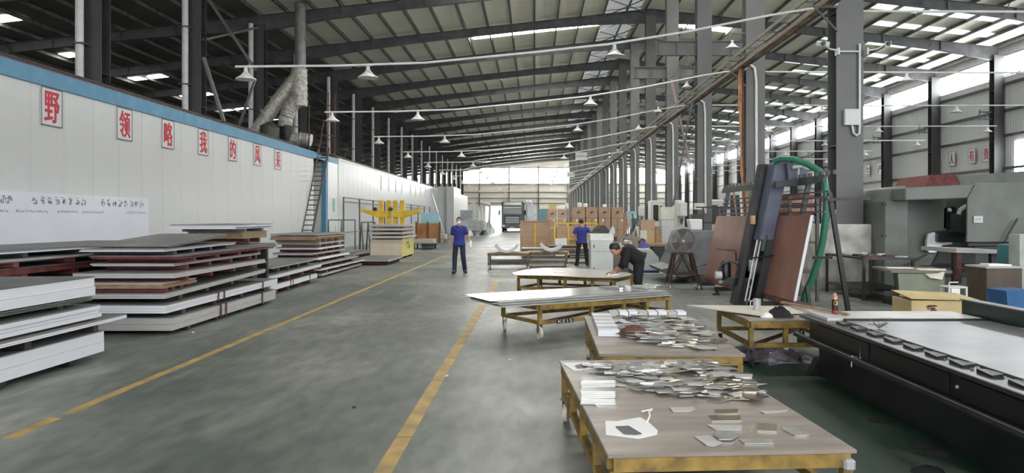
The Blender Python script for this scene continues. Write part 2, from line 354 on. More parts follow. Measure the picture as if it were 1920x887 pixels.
# steel columns, each with its parts
def column(x, Y, label, group, top, pipe=None):
    c = thing('column', label, 'column', (x, Y, 0), group=group, kind='structure')
    key = (round(top, 2), x > 25)
    if key not in CM:
        m = MB().bx(-.32, .32, -.27, -.245, 0, top).bx(-.32, .32, .245, .27, 0, top).bx(-.012, .012, -.245, .245, 0, top)
        for z in (3.4, 6.6, 9.9): m.bx(-.3, .3, -.24, .24, z, z+.02)
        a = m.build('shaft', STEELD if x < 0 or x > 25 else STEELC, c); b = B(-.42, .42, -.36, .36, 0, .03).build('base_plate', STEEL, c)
        CM[key] = (a, b)
    else:
        for q in CM[key]: inst(q, q.location, parent=c)
    return c
CM = {}
GL, GR, GO, GX = 'tall grey steel columns beside the aisle', 'steel columns rising behind the partition wall', 'columns of the long outer wall', 'columns of the outer bay'
for i, Y in enumerate(FR[4:-1]):
    c = column(7.5, Y, 'tall grey steel column, %s from the near end of the aisle row' % ORD[i], GL, zdeck(7.5)-.75)
    if i >= 1:
        zt = 6.6 if i < 4 else 6.2
        MB().tube([(-.25, -.33, 6.9), (-.05, -.33, 6.75), (0, -.33, 6.3), (.02, -.33, 1.9)], .045, 8).build('conduit_pipe', PIPEW, c, smooth=True)
for i, Y in enumerate(FR[3:-1]):
    if i == 0: continue
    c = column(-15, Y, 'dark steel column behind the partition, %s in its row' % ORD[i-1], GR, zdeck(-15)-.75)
    MB().tube([(-.25, -.55, 4.86), (-.25, -.55, zdeck(-15)-.8)], .16 if i == 1 else .13, 12).build('rainwater_pipe', PIPEW, c, smooth=True)
    for z in (7.5, 10): B(-.45, -.05, -.72, -.3, z, z+.05).build('pipe_clamp', STEEL, c)
for i, Y in enumerate(FR[4:-1]):
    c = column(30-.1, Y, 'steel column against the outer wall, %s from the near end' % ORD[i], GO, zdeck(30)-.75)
    if 3 <= i <= 9: MB().beam((-.3, 0, 8.55), (-1.1, 0, 8.55), .1, .1).beam((-.3, 0, 8.1), (-1.1, 0, 8.1), .06, .06).beam((-1.1, 0, 8.0), (-1.1, 0, 8.7), .06).beam((-.7, 0, 8.1), (-.7, 0, 8.5), .05).build('bracket', STEEL, c)
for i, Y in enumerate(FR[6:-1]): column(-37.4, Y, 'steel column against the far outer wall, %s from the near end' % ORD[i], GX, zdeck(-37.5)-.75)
# ================================================================== LEFT SIDE: boards, ladder, ducts, sheet stacks
def board(x, Y0, w, z0, z1, ch, label, R, cm, cw=.52, chh=.72, group=None, t=.02):
    b = thing('lettered_sign', label, 'sign', (x, Y0+w/2, (z0+z1)/2), group=group)
    h = z1-z0; M = R.to_4x4()
    MB().bx(-w/2, w/2, -h/2, h/2, 0, t).xf(M).build('board_panel', WHITE, b)
    m = MB()
    for q in ((-w/2,-w/2+.02,-h/2,h/2), (w/2-.02,w/2,-h/2,h/2), (-w/2,w/2,-h/2,-h/2+.02), (-w/2,w/2,h/2-.02,h/2)): m.bx(q[0],q[1],q[2],q[3],t,t+.006)
    m.xf(M).build('border', STEEL, b)
    text_mb(ch, cw, chh, .004).xf(M @ Matrix.Translation((0,0,t+.004))).build('character', cm, b)
    return b
for i, (ch, Y0, sz, d) in enumerate((('野', 16.46, 'wild', 'largest and nearest'), ('领', 19.45, 'lead', 'second from the near end'), ('略', 21.8, 'plan', 'third from the near end'),
        ('我', 24.15, 'me', 'middle one'), ('的', 26.55, 'of', 'fifth from the near end'), ('风', 28.95, 'wind', 'last but one'), ('采', 31.3, 'style', 'last one before the steel ladder'))):
    board(WX+.004, Y0, .74, 3.76, 4.62, ch, 'white board with the red Chinese character for %s, %s' % (sz, d), R_LEFT, RED, group='lettered boards on the partition wall')
def strokes(m, w, h, n, t=.004, lw=.012):
    for i in range(n):
        if random.random() < .55:
            y = random.uniform(-h/2, h/2); a = random.uniform(-w/2, 0); m.bx(a, a+random.uniform(.3, .5)*w, y, y+lw, 0, t)
        else:
            x = random.uniform(-w/2, w/2); a = random.uniform(-h/2, 0); m.bx(x, x+lw, a, a+random.uniform(.3, .5)*h, 0, t)
    return m
# narrow boards with unreadably small writing on the glossy wall
for i, px in enumerate((716, 730, 743, 754, 770, 780, 789, 798)):
    Y = 11*F/(VX-px)
    b = thing('notice_sign', 'narrow white notice strip of small vertical writing, %s from the ladder' % ORD[i], 'sign', (WX+.004, Y, 4.3), group='notice strips on the glossy wall')
    MB().bx(-.3, .3, -.6, .5, 0, .02).xf(R_LEFT.to_4x4()).build('strip_panel', WHITE, b)
    m = MB()
    for j in range(5):
        k = strokes(MB(), .34, .15, 7, lw=.02); k.xf(Matrix.Translation((0, .38-.2*j, .022))); m.add(k.v, k.f)
    tag(m.xf(R_LEFT.to_4x4()).build('writing', RED if i in (2, 3) else GREYL, b), kind='stuff')
# long white board with a row of faded characters
wb = thing('writing_sign', 'long white board with faded grey writing, fixed low on the partition wall', 'board', (WX+.004, 17, 1.2))
MB().bx(-4.1, 4.02, -.85, 1.03, 0, .04).xf(R_LEFT.to_4x4()).build('board_panel', mat('bluish_white_board', srgb(208, 212, 222), .3, var=.03, scale=.7), wb)
m = MB(); m2 = MB()
for j, px in enumerate((2, 13, 60, 77, 90, 104, 116, 129, 142, 153, 190, 200, 211, 222, 232, 243, 252, 262)):
    Y = 11*F/(VX-px)-17
    k = strokes(MB(), .17, .17, 9, lw=.016).xf(Matrix.Translation((Y, .86, .042))); m.add(k.v, k.f)
for a, b_ in ((-3.9, -2.9), (-2.7, -2.55), (-2.4, -1.5), (-1.35, -.3), (0, .8), (.95, 1.9), (2.9, 3.9)):
    for q in range(int((b_-a)/.07)): k = strokes(MB(), .05, .06, 4, lw=.01).xf(Matrix.Translation((a+.07*q, .62, .042))); m2.add(k.v, k.f)
tag(m.xf(R_LEFT.to_4x4()).build('faded_characters', GREYL, wb), kind='stuff'); tag(m2.xf(R_LEFT.to_4x4()).build('small_writing', GREYL, wb), kind='stuff')
# right wall boards
for i, (ch, px, lab, cm) in enumerate((('全', 1605.5, 'whole', DRED), ('生', 1626, 'life', DRED), ('产', 1649, 'produce', DRED), ('人', 1750, 'person, beside the dark column', DRED), ('人', 1783.5, 'person, standing alone', DRED), ('有', 1821, 'have', RED), ('责', 1848, 'duty', RED))):
    Y = 30.1*F/(px-VX); b = board(30.155, Y-.41, .82, 5.46, 6.5, ch, 'white board on the outer wall with the Chinese character for %s' % lab, R_RIGHT, cm, .56, .8, 'lettered boards on the outer wall')
for px, n in ((1712, 'left'), (1732, 'right')):
    Y = 30.1*F/(px-VX); board(30.155, Y-.3, .6, 3.7, 4.5, '生' if n == 'left' else '人', 'small notice low on the outer wall, %s one of two' % n, R_RIGHT, DRED, .3, .4, 'small notices on the outer wall')
# steel ladder leaning along the wall
ld = thing('steel_ladder', 'long grey steel ladder leaning up to the booth lid', 'ladder', (-10.75, 34.3, 0))
top = Vector((0, 3.45, 5.2))
for s in (-.26, .26): MB().beam((s, 0, 0), (s, top.y, top.z), .09, .07).build('side_rail', STEEL, ld)
for i in range(21):
    t = (i+.6)/21.5; MB().tube([(-.26, top.y*t, top.z*t), (.26, top.y*t, top.z*t)], .03, 6).build('rung', STEEL, ld)
hr = thing('ladder_handrail', 'rusty handrail posts standing at the head of the ladder', 'railing', (-11.3, 38, WT-.12))
for a, b_ in (((.25, -.2, 0), (.4, .3, 1.9)), ((.75, -.2, 0), (.55, .6, 3.4)), ((.9, .5, 0), (.85, .8, 3.3)), ((-.4, .4, 0), (-.4, .4, 2.6))): MB().beam(a, b_, .05).build('post', RUST, hr)
MB().beam((-1.4, .2, .1), (.9, .5, .1), .5, .1).build('platform', RUST, hr)
MB().beam((.3, .2, 1.1), (.9, .6, 1.1), .04).build('cross_bar', RUST, hr)
# pipes lying along the top of the partition
for i, (x, z, r, m_, lb) in enumerate(((-11.5, 5.14, .07, RUST, 'rusty pipe lying on top of the partition wall'), (-11.8, 5.3, .06, DARK, 'dark pipe lying behind the rusty one on the partition wall'))):
    o = MB().tube([(x, YB+1, z), (x, 36, z)], r, 8).build('pipe', m_, smooth=True); tag(o, lb, 'pipe')
cr = thing('cable_ladder', 'brown cable ladder running along the top of the far partition', 'cable tray', (-11.6, 0, 5.25))
for s in (-.2, .2): MB().beam((s, 42, 0), (s, 83, 0), .04, .08).build('side_rail', RUST, cr)
for i in range(12): MB().beam((-.2, 42.5+3.6*i, -.39), (-.2, 42.5+3.6*i, .5), .04).build('post', RUST, cr)
for i in range(30): MB().tube([(-.2, 42.5+1.35*i, 0), (.2, 42.5+1.35*i, 0)], .02, 5).build('rung', RUST, cr)
# steel bracing between the columns behind
for a, b_, n in (((372, -30, 33), (480, 132, 33), 'from the second column'), ((382, 108, 27), (420, 228, 27), 'beside the second pipe'), ((478, 150, 38), (447, 240, 38), 'under the first lamp'), ((378, 75, 33), (482, 52, 39), 'sloping up to the third column')):
    o = MB().beam(P(*a), P(*b_), .14, .1).build('brace', STEELC); tag(o, 'grey steel brace %s' % n, 'brace', kind='structure')
# wrapped ventilation duct
du = thing('ventilation_duct', 'grey metal flue with foil wrapped branches above the partition', 'duct', tuple(P(562, 262, 39.5)))
o0 = P(562, 262, 39.5)
def dp(px, py, Y=39.5): return P(px, py, Y)-o0
MB().tube([dp(563, -60), dp(563, 60), dp(563, 140)], [.27, .29, .29], 16).build('flue', SHEETG, du, smooth=True)
for y in (30, 75): MB().tube([dp(563, y), dp(563, y+2)], .31, 16).build('band', SHEETG, du, smooth=True)
def lump(pts, r, n=14, seg=7):
    P_ = []; R_ = []
    for a, b_ in zip(pts[:-1], pts[1:]):
        for i in range(seg): P_.append(a.lerp(b_, i/seg)); R_.append(r*(1+.05*math.sin(i*2.7+len(P_))+random.uniform(-.03, .03)))
    P_.append(pts[-1]); R_.append(r); return MB().tube(P_, R_, n)
lump([dp(561, 130), dp(561, 165), dp(562, 200)], .42).build('wrapped_trunk', FOIL, du, smooth=True)
lump([dp(556, 145), dp(520, 190), dp(478, 252)], .37).build('wrapped_branch', FOIL, du, smooth=True)
lump([dp(558, 185), dp(542, 205), dp(536, 222), dp(535, 238)], .37).build('wrapped_branch', FOIL, du, smooth=True)
MB().tube([dp(538, 236), dp(538, 250), dp(541, 266)], .38, 12).build('elbow', DARK, du, smooth=True)
lump([dp(545, 262), dp(565, 260), dp(583, 263)], .33).build('wrapped_outlet', FOIL, du, smooth=True)
for a in ((500, 213), (520, 190), (538, 168)): MB().tube([dp(a[0]-1, a[1]+1.5), dp(a[0]+1, a[1]-1.5)], .395, 14).build('band', FOIL, du, smooth=True)
o = MB().tube([P(504, 294, 38.5), P(506, 238, 38.5), P(512, 232, 38.5)], [.5, .5, .2], 12).build('fan_housing', GREEND, smooth=True); tag(o, 'dark green blower standing on the booth lid beside the duct', 'blower')

# ------------------------------------------------------------------ stacks of sheets
def pack(label, x0, x1, y0, y1, z0, z1, n=3, me=SHEETE, mt=SHEETG, under=None, um=RUST, tilt=0., grp='packs of sheets beside the aisle', jit=.03, nb=4, rz=0., name='sheet_pack', topover=0.):
    """a pack of n sheets whose near left bottom corner is x0,y0,z0; 'under' is the height of its bearers"""
    if jit >= .012 and not rz: rz = random.uniform(-.016, .016)
    p = thing(name, label, 'sheet pack', (x0, y0, z0), rz, group=grp)
    if under:
        for i in range(nb):
            yy = (y1-y0)*(i+.5)/nb; zz = tilt*yy
            B(.02, x1-x0-.04+(i == 0)*.03, yy-.05, yy+.05, zz-under+.003, zz-.003).build('bearer', um, p)
    h = (z1-z0)/n
    for i in range(n):
        a, b_, c, d = (random.uniform(-jit, jit) for _ in range(4))
        zb, zt = i*h+.0015, (i+1)*h-.0015
        L = y1-y0
        m = MB().add([(a,c,zb),(x1-x0+b_,c,zb),(x1-x0+b_,L+d,zb+tilt*L),(a,L+d,zb+tilt*L),(a,c,zt),(x1-x0+b_,c,zt),(x1-x0+b_,L+d,zt+tilt*L),(a,L+d,zt+tilt*L)],
                     [(3,2,1,0),(4,5,6,7),(0,1,5,4),(1,2,6,5),(2,3,7,6),(3,0,4,7)])
        m.build('sheet', me, p)
    L = y1-y0
    MB().add([(0,0,z1-z0),(x1-x0,0,z1-z0),(x1-x0,L,z1-z0+tilt*L),(0,L,z1-z0+tilt*L),(topover,0,z1-z0+.012),(x1-x0,0,z1-z0+.012),(x1-x0,L,z1-z0+.012+tilt*L),(0,L,z1-z0+.012+tilt*L)],
             [(3,2,1,0),(4,5,6,7),(0,1,5,4),(1,2,6,5),(2,3,7,6),(3,0,4,7)]).build('top_sheet', mt, p)
    if 'strapped' in label:
        for yy in (L*.38, L*.43, L*.82):
            s0 = MB().bx(x1-x0+.012, x1-x0+.02, yy-.025, yy+.025, -.01+tilt*yy, z1-z0+.018+tilt*yy).bx(0, x1-x0+.02, yy-.025, yy+.025, z1-z0+.013+tilt*yy, z1-z0+.018+tilt*yy).build('strap', RUST, p)
    return p
GA = 'white packs in the stack with white edges'
pk = pack('white edged pack lying lowest in the front stack of white packs', -6.5, -5.15, 4.5, 8.85, .075, .315, 2, SHEETW, SHEETG, .07, DARK, grp=GA, jit=.006)
pk = pack('white edged pack in the middle of the front stack, with a projecting sheet', -6.5, -5.17, 4.5, 8.8, .495, .63, 3, SHEETW, SHEETG, .035, DARK, grp=GA, jit=.02)
pk = pack('long white sheet pushed out under the middle pack of the front stack', -6.48, -5.1, 4.6, 9.25, .42, .458, 2, SHEETW, SHEETG, .085, DARK, grp=GA, jit=.01)
pk = pack('green edged glass pack just under the top white pack', -6.5, -5.26, 4.6, 8.8, .69, .725, 3, mat('green_glass_edge', srgb(104, 122, 112), .3, var=.2), SHEETG, .04, DARK, grp=GA, jit=.01)
pk = pack('topmost white edged pack of the front stack', -6.5, -5.2, 4.4, 8.75, .758, .965, 2, SHEETW, SHEETD, .016, GREYM, grp=GA, jit=.01)
GB = 'layers of the tall middle sheet stack'
T = .012
for (lb, x0, x1, y0, y1, z0, z1, n, me, mt, un, um, tl, jt) in (
    ('pale sheet pack on the floor, strapped, lowest of the tall stack', -6.6, -5.16, 10.55, 14.75, .06, .235, 2, SHEETE, SHEETG, .055, DARK, .002, .006),
    ('strapped pale pack lying second from the floor in the tall stack', -6.6, -5.2, 10.45, 14.85, .32, .43, 3, SHEETW, SHEETG, .075, DARK, .006, .012),
    ('bowed pale pack third from the floor in the tall stack', -6.6, -5.24, 10.5, 14.35, .52, .585, 2, SHEETE, SHEETG, .062, DARK, .025, .012),
    ('short brown edged pack lying at the near end of the tall stack', -6.5, -5.3, 10.55, 11.6, .66, .725, 3, WOOD, SHEETE, .055, REDB, 0, .01),
    ('white lipped sheets on red beams in the tall stack', -6.65, -5.2, 10.65, 14.3, .80, .865, 2, SHEETE, SHEETG, .07, REDB, .002, .02),
    ('grey sheets on green battens above the white lipped sheets', -6.6, -5.35, 11.0, 14.4, .95, .985, 2, SHEETE, SHEETG, .07, REDB, .004, .02),
    ('red primed sheets with a label in the upper tall stack', -6.55, -5.2, 10.9, 14.5, 1.06, 1.10, 2, REDB, SHEETD, .06, REDB, .005, .03),
    ('thin white sheets below the dark top sheets', -6.7, -5.45, 10.9, 13.6, 1.17, 1.20, 2, SHEETW, SHEETG, .055, DARK, .008, .03),
    ('dark grey sheets with a bent corner on the tall stack', -6.75, -5.55, 11.2, 13.4, 1.225, 1.25, 2, SHEETG, SHEETG, .012, DARK, .058, .05)):
    pack(lb, x0, x1, y0, y1, z0, z1, n, me, mt, un, um, tl, GB, jt)
pack('small pack of white and grey sheets topping the far end of the tall stack', -6.9, -5.65, 14.0, 16.0, 1.46, 1.535, 4, SHEETW, SHEETG, .06, SHEETD, .004, GB, .04, 2)
pack('rough timber crate layer under the small top pack', -6.85, -5.75, 14.6, 15.9, 1.26, 1.395, 1, WOOD, SHEETG, .1, RUST, 0, GB, .01, 2)
pack('dark sheets carrying the timber crate layer', -6.9, -5.6, 14.55, 16.0, 1.02, 1.13, 3, SHEETD, SHEETG, 1.01, DARK, 0, GB, .03, 2)
GC = 'brown pallets and sheets behind the white packs'
for (lb, x0, x1, y0, y1, z0, z1, n, me, mt, un, um) in (
    ('timber pallet layer on the floor behind the white packs', -8.6, -6.95, 9.5, 14.2, .12, .24, 2, WOOD, RUST, .115, DARK),
    ('brown timber layer halfway up behind the white packs', -8.6, -6.95, 9.6, 14.3, .5, .56, 2, WOOD, RUST, .24, RUST),
    ('light battens layer in the brown stack behind', -8.5, -6.9, 9.4, 14.0, .74, .79, 2, WOOD, SHEETD, .15, WOOD),
    ('rusty frame layer in the brown stack behind', -8.5, -7.0, 9.6, 14.3, .9, .98, 1, REDB, SHEETD, .09, REDB),
    ('grey sheets lying over the rusty frame layer', -8.6, -6.95, 9.3, 14.4, 1.07, 1.11, 2, SHEETE, SHEETG, .07, REDB),
    ('dark flat sheets with a pale edge topping the brown stack', -8.7, -7.0, 9.6, 14.4, 1.19, 1.225, 2, SHEETW, SHEETD, .06, DARK)):
    pack(lb, x0, x1, y0, y1, z0, z1, n, me, mt, un, um, 0, GC, .05)
GD = 'low white packs beyond the tall stack'
pack('white strapped pack on the floor beyond the tall stack', -7.1, -5.68, 15.9, 19.4, .1, .21, 2, SHEETW, SHEETG, .09, REDB, .004, GD, .02)
pack('curved white pack second from the floor beyond the tall stack', -7.1, -5.66, 15.7, 19.6, .34, .42, 2, SHEETW, SHEETG, .1, REDB, .012, GD, .02)
pack('grey sheets topping the low packs beyond the tall stack', -7.2, -5.75, 16.3, 19.2, .55, .60, 2, SHEETE, SHEETG, .08, DARK, .006, GD, .03)
GE = 'layers of the stack in front of the ladder'
z = .05
for i, (th, me, dx, dy, ln) in enumerate(((.05, SHEETE, .1, 0, 5.1), (.05, SHEETW, .05, .2, 5.0), (.05, SHEETE, 0, -.3, 4.9), (.06, SHEETW, -.15, .5, 3.6), (.05, SHEETE, -.2, .3, 3.3), (.05, SHEETW, -.15, .6, 3.0), (.05, SHEETE, -.2, .7, 2.9), (.10, WOOD, -.1, .3, 3.1))):
    pack('%s layer from the floor in the stack before the ladder' % ORD[i], -7.5-dx/2+(i < 3)*.1, -6.05+dx, 20.6+dy, 20.6+dy+ln, z, z+th, 2, me, SHEETG, .045 if i == 0 else .075, (REDB, REDB, RUST, REDB, RUST, REDB, WOOD, WOOD)[i], 0, GE, .05)
    z += th+.012+.08
pack('thin grey top sheets of the stack before the ladder', -7.45, -6.15, 20.8, 24.0, z-.06, z-.03, 2, SHEETE, SHEETG, .01, WOOD, 0, GE, .04)
pack('low scattered white sheets lying before the pallet box', -6.5, -5.2, 26.3, 29.2, .12, .2, 3, SHEETE, SHEETG, .11, RUST, 0, 'low packs before the pallet box', .1)
pack('pale sheets low on the floor left of the pallet box', -7.6, -6.6, 27.0, 29.4, .3, .42, 4, SHEETE, SHEETG, .28, RUST, 0, 'low packs before the pallet box', .1)
def heap(name, label, cat, c, sx, sy, sz, m_, n=9, seed=1, lum=.25):
    rnd = random.Random(seed); M_ = MB(); V = []; ns, nr = 18, n
    for i in range(nr+1):
        r = i/nr
        for k in range(ns):
            a = 2*PI*k/ns; q = 1+rnd.uniform(-lum, lum)*.5*r
            hh = sz*(1-r**2.2)*(1+rnd.uniform(-lum, lum)) if i < nr else 0
            V.append((c[0]+sx*r*q*math.cos(a), c[1]+sy*r*q*math.sin(a), c[2]+hh))
    Fc = [(i*ns+k, (i+1)*ns+k, (i+1)*ns+(k+1)%ns, i*ns+(k+1)%ns) for i in range(nr) for k in range(ns)] + [tuple(range(nr*ns, nr*ns+ns))]
    o = M_.add(V, Fc).build(name, m_, smooth=True); return tag(o, label, cat)
heap('tarpaulin', 'dark crumpled tarpaulin heaped between the sheet stacks', 'tarpaulin', (-8.15, 20.2, 0), .6, 1.6, 1.0, SHEETD, seed=3)
# pallet box wrapped in yellow film
bxx = thing('pallet_box', 'pale plywood box with yellow film side and sheets on top', 'box', (-6.75, 30.4, 0))
B(0, 1.27, 0, 3.2, .1, .8).build('box_body', mat('pale_plywood', srgb(200, 188, 168), .7, var=.05), bxx)
B(1.272, 1.29, .06, 3.15, .08, .82).build('yellow_film', mat('yellow_film', srgb(206, 196, 96), .35, var=.15, scale=6, bump=.3, bscale=5), bxx)
for i in range(3): B(.02, 1.25, .1+i*1.3, .3+i*1.3, 0, .1).build('runner', DARK, bxx)
strokes(MB(), 1.0, .3, 14, lw=.03).xf(Matrix.Translation((1.291, 1.6, .5)) @ R_LEFT.to_4x4()).build('black_writing', DARK, bxx)
z = .82
for i in range(4):
    pack('pale board layer on the film wrapped box, %s from below' % ORD[i], -6.78, -5.4, 30.3, 33.5, z+.035, z+.115, 1, SHEETE, mat('beige_board', srgb(190, 176, 160), .6), .03, WOOD, 0, 'boards on the pallet box', .04); z += .16
# yellow cantilever rack
yr = thing('cantilever_rack', 'bright yellow cantilever rack with wide arms behind the pallet box', 'rack', (-7.0, 36.2, 0))
for i, x in enumerate((-.5, -.12, .2, .55)):
    B(x-.1, x+.1, -.12, .12, 0, 2.55).build('post', YELB, yr)
for s in (-1, 1):
    for y in (-.25, .25):
        MB().solid([(s*.1,y-.05,1.75),(s*.6,y-.05,1.7),(s*1.4,y-.05,2.0),(s*1.4,y-.05,2.1),(s*.1,y-.05,2.0)][::s], [(s*.1,y+.05,1.75),(s*.6,y+.05,1.7),(s*1.4,y+.05,2.0),(s*1.4,y+.05,2.1),(s*.1,y+.05,2.0)][::s]).build('arm', YELB, yr)
        B(s*1.38-.03, s*1.38+.03, y-.04, y+.04, 2.0, 2.25).build('end_stop', YELB, yr)
B(-.7, .75, -.6, .6, .02, .14).build('base', YELB, yr)
for x in (-.75, .0): MB().lathe([(0,-.15),(.09,-.15),(.1,0),(.09,.15),(0,.15)], 10, (x, -.2, 2.12), 'Y').build('roller', DARK, yr, smooth=True)
# tall pipe railing along the wall
rl = thing('pipe_railing', 'tall grey pipe railing standing along the glossy wall', 'railing', (-10.6, 0, 0))
for i in range(10): MB().tube([(0, 41.1+3.76*i, 0), (0, 41.1+3.76*i, 2.87)], .045, 8).build('post', STEELC, rl, smooth=True)
for z in (.9, 2.6, 2.84): MB().tube([(0, 41.1, z), (0, 41.1+3.76*9, z)], .03, 8).build('rail', STEELC, rl, smooth=True)
# A-frames with panes
def aframe(label, x, y, w, h, pane, rz=0):
    a = thing('a_frame_rack', label, 'rack', (x, y, 0), rz, group='steel A frames by the wall')
    for s in (-w/2, 0, w/2):
        MB().beam((s, -.35, .1), (s, 0, h), .05).build('upright', STEELC, a); MB().beam((s, .35, .1), (s, 0, h), .05).build('upright', STEELC, a)
    MB().beam((-w/2, 0, h), (w/2, 0, h), .05).build('top_bar', STEELC, a); B(-w/2-.05, w/2+.05, -.42, .42, 0, .12).build('base', RUST, a)
    if pane:
        for i in range(3):
            MB().beam((-w/2+.1+.2*i, -.40-.03*i, .14), (-w/2+.1+.2*i+.01, -.12-.03*i, h-.3), .7, .012, up=(1,0,0)).build('leaning_pane', MIRD, a)
    return a
aframe('grey A frame holding leaning panes left of the pallet box', -8.2, 31.5, 1.1, 1.6, True, .2)
aframe('narrow empty A frame close to the pallet box', -7.3, 32.5, .6, 1.5, False, .5)
# trolley with brown board and light blue foam
ct = thing('panel_trolley', 'trolley with an upright brown board and a light blue panel', 'trolley', (-6.0, 40.4, 0))
B(-.55, .6, -.6, .9, .3, .36).build('platform', WOOD, ct); B(-.5, .55, -.55, .8, .36, .55).build('board_load', SHEETE, ct)
for x in (-.5, .5):
    for y in (-.45, .75): MB().lathe([(0,-.03),(.13,-.03),(.13,.03),(0,.03)], 12, (x, y, .135), 'X').build('wheel', DARK, ct, smooth=True); B(x-.03, x+.03, y-.03, y+.03, .2, .3).build('fork', DARK, ct)
B(-.62, .75, .95, 1.05, .3, 1.4).build('brown_board', mat('varnished_brown_board', srgb(160, 112, 62), .45, var=.2, scale=2), ct)
for x in (-.6, .05, .72): MB().beam((x, .9, .3), (x, .9, 1.5), .07).build('post', RUST, ct)
bp_ = B(-.35, .65, 1.1, 1.15, 0, 2.0).build('blue_foam_panel', mat('light_blue_foam', srgb(150, 196, 208), .8, var=.03), ct)
MB().beam(P(809, 362, 71), P(834, 442, 71), .25, .1).build('leaning_plank', WHITE); tag(bpy.data.objects['leaning_plank'], 'long white plank leaning against the projecting booth', 'plank')
# ================================================================== OVERHEAD: wires, lamps, cable trays
def wire_pts(Y): return [Vector((x, Y, z)) for x, z in ((-7.1, 5.27), (-4.7, 5.29), (-2.6, 5.36), (0, 5.61), (1.75, 5.80), (3.58, 6.09), (5.6, 6.49), (7.2, 6.75))]
def lamp_proto():
    t = thing('pendant_lamp', 'x', 'lamp')
    MB().lathe([(.05,-.13),(.07,-.15),(.13,-.22),(.235,-.29),(.245,-.31),(.235,-.31),(.125,-.235),(.05,-.16)], 18).build('shade', mat('white_enamel', (.62,.62,.6), .35, var=.04), t, smooth=True)
    MB().lathe([(.0,-.02),(.04,-.03),(.05,-.13),(.0,-.14)], 12).build('lamp_holder', GREYM, t, smooth=True)
    MB().lathe([(0,-.16),(.04,-.18),(.05,-.25),(.03,-.29),(0,-.3)], 10).build('bulb', mat('glass_bulb', (.8,.8,.78), .2), t, smooth=True)
    MB().tube([(0,0,.03),(0,0,-.03)], .012, 6).build('hook', STEEL, t)
    return t
LP = lamp_proto(); first = True
def lamp(p, label, grp):
    global first
    if first: o = LP; first = False; o.location = p; o['label'] = label
    else: o = dup(LP, p, label=label)
    o['group'] = grp; return o
from_names = ('leftmost', 'middle', 'right hand')
for k in range(12):
    Y = 17.85+7.5*k-.29
    pts = wire_pts(Y); o = MB().tube(pts, .028 if k < 4 else .035, 6).build('overhead_conduit', PIPEW, smooth=True)
    tag(o, 'white lamp conduit crossing above the aisle, %s from the near end' % ORD[k], 'conduit', 'conduits across the aisle')
    for j, (x, z) in enumerate(((-6.85, 5.27), (-3.95, 5.31), (1.9, 5.82))):
        if k == 11 and j == 0: continue
        lamp((x, Y, z), '%s bell lamp on the %s conduit above the aisle' % (from_names[j], ORD[k]), 'bell lamps above the aisle')
for k in range(9):
    Y = 17.85+7.5*k+.29
    o = MB().tube([(7.3, Y, 6.75), (15, Y, 6.72), (25.4 if k > 1 else 29.6, Y, 6.75)], .03 if k < 4 else .04, 6).build('overhead_conduit', PIPEW, smooth=True)
    tag(o, 'white lamp conduit crossing the machine bay, %s from the near end' % ORD[k], 'conduit', 'conduits across the machine bay')
    for j, x in enumerate((12.9, 18.9, 24.9)): lamp((x, Y, 6.73), '%s bell lamp on the %s conduit over the machine bay' % (('inner', 'middle', 'outer')[j], ORD[k]), 'bell lamps over the machine bay')
for k in range(1, 5):
    Y = 17.85+7.5*k-.22; o = lamp((6.72, Y, 7.75), 'bell lamp on a bracket at the %s aisle column' % ORD[k], 'bell lamps on the columns')
    o2 = MB().tube([(6.72, Y, 7.78), (6.72, Y, 7.95), (7.3, Y, 7.95)], .03, 6).build('lamp_bracket', STEELC); tag(o2, 'steel lamp bracket on the %s aisle column' % ORD[k], 'bracket')
def tray(name, label, x, z, m_, n, w):
    t = thing(name, label, 'cable tray', (x, 0, z))
    for s in (-w/2, w/2): MB().bx(s-.015, s+.015, 9, 150, -.05, .05).build('side_rail', m_, t)
    k = MB()
    for i in range(n): k.bx(-w/2, w/2, 9.5+i*1.0, 9.55+i*1.0, -.04, -.02)
    tag(k.build('rungs', m_, t), kind='stuff')
    return t
t1 = tray('cable_tray', 'upper green grey cable tray along the aisle columns', 6.9, 7.12, mat('olive_steel', (.16,.155,.12), .6), 130, .3)
t2 = tray('cable_tray', 'lower brown cable tray with loose cables along the aisle columns', 6.95, 6.76, mat('brown_tray_steel', (.17,.12,.085), .65), 130, .26)
for i in range(4):
    rn = random.Random(i); pts = [(6.85+.06*i+rn.uniform(-.02, .02), 9+3.5*j, 6.78+rn.uniform(-.02, .05)) for j in range(40)]
    o = MB().tube(pts, .022, 6).build('loose_cable', (RUST, DARK, WOOD, STEELC)[i], smooth=True); tag(o, '%s cable lying in the lower cable tray' % ('rusty brown', 'black', 'tan', 'grey')[i], 'cable')
for k in range(0, 14):
    Y = 17.85+7.5*k; o = MB().beam((7.2, Y-.3, 6.68), (6.6, Y-.3, 6.68), .05, .05).beam((6.6, Y-.3, 6.68), (6.6, Y-.3, 7.3), .04).beam((7.2, Y-.3, 6.1), (6.65, Y-.3, 6.66), .04).build('tray_bracket', STEEL)
    tag(o, 'tray bracket on the %s aisle column' % ORD[k], 'bracket', 'brackets of the cable trays')
ob = mat('orange_cable', srgb(168, 118, 72), .5, var=.2)
oc = thing('cable_bundle', 'orange and brown cables hanging down before the second aisle column', 'cable', (6.98, 25.0, 0))
for i, (dx, m_) in enumerate(((0, ob), (.05, RUST), (-.05, ob))):
    MB().tube([(dx, 0, 6.9), (dx*1.5, 0, 5.5), (dx*.6+.02*i, 0, 4.2), (dx+.03, -.05, 3.2), (.06*i, -.2, 2.2), (.1*i, -.3, 1.7)], .028, 6).build('cable_strand', m_, oc, smooth=True)
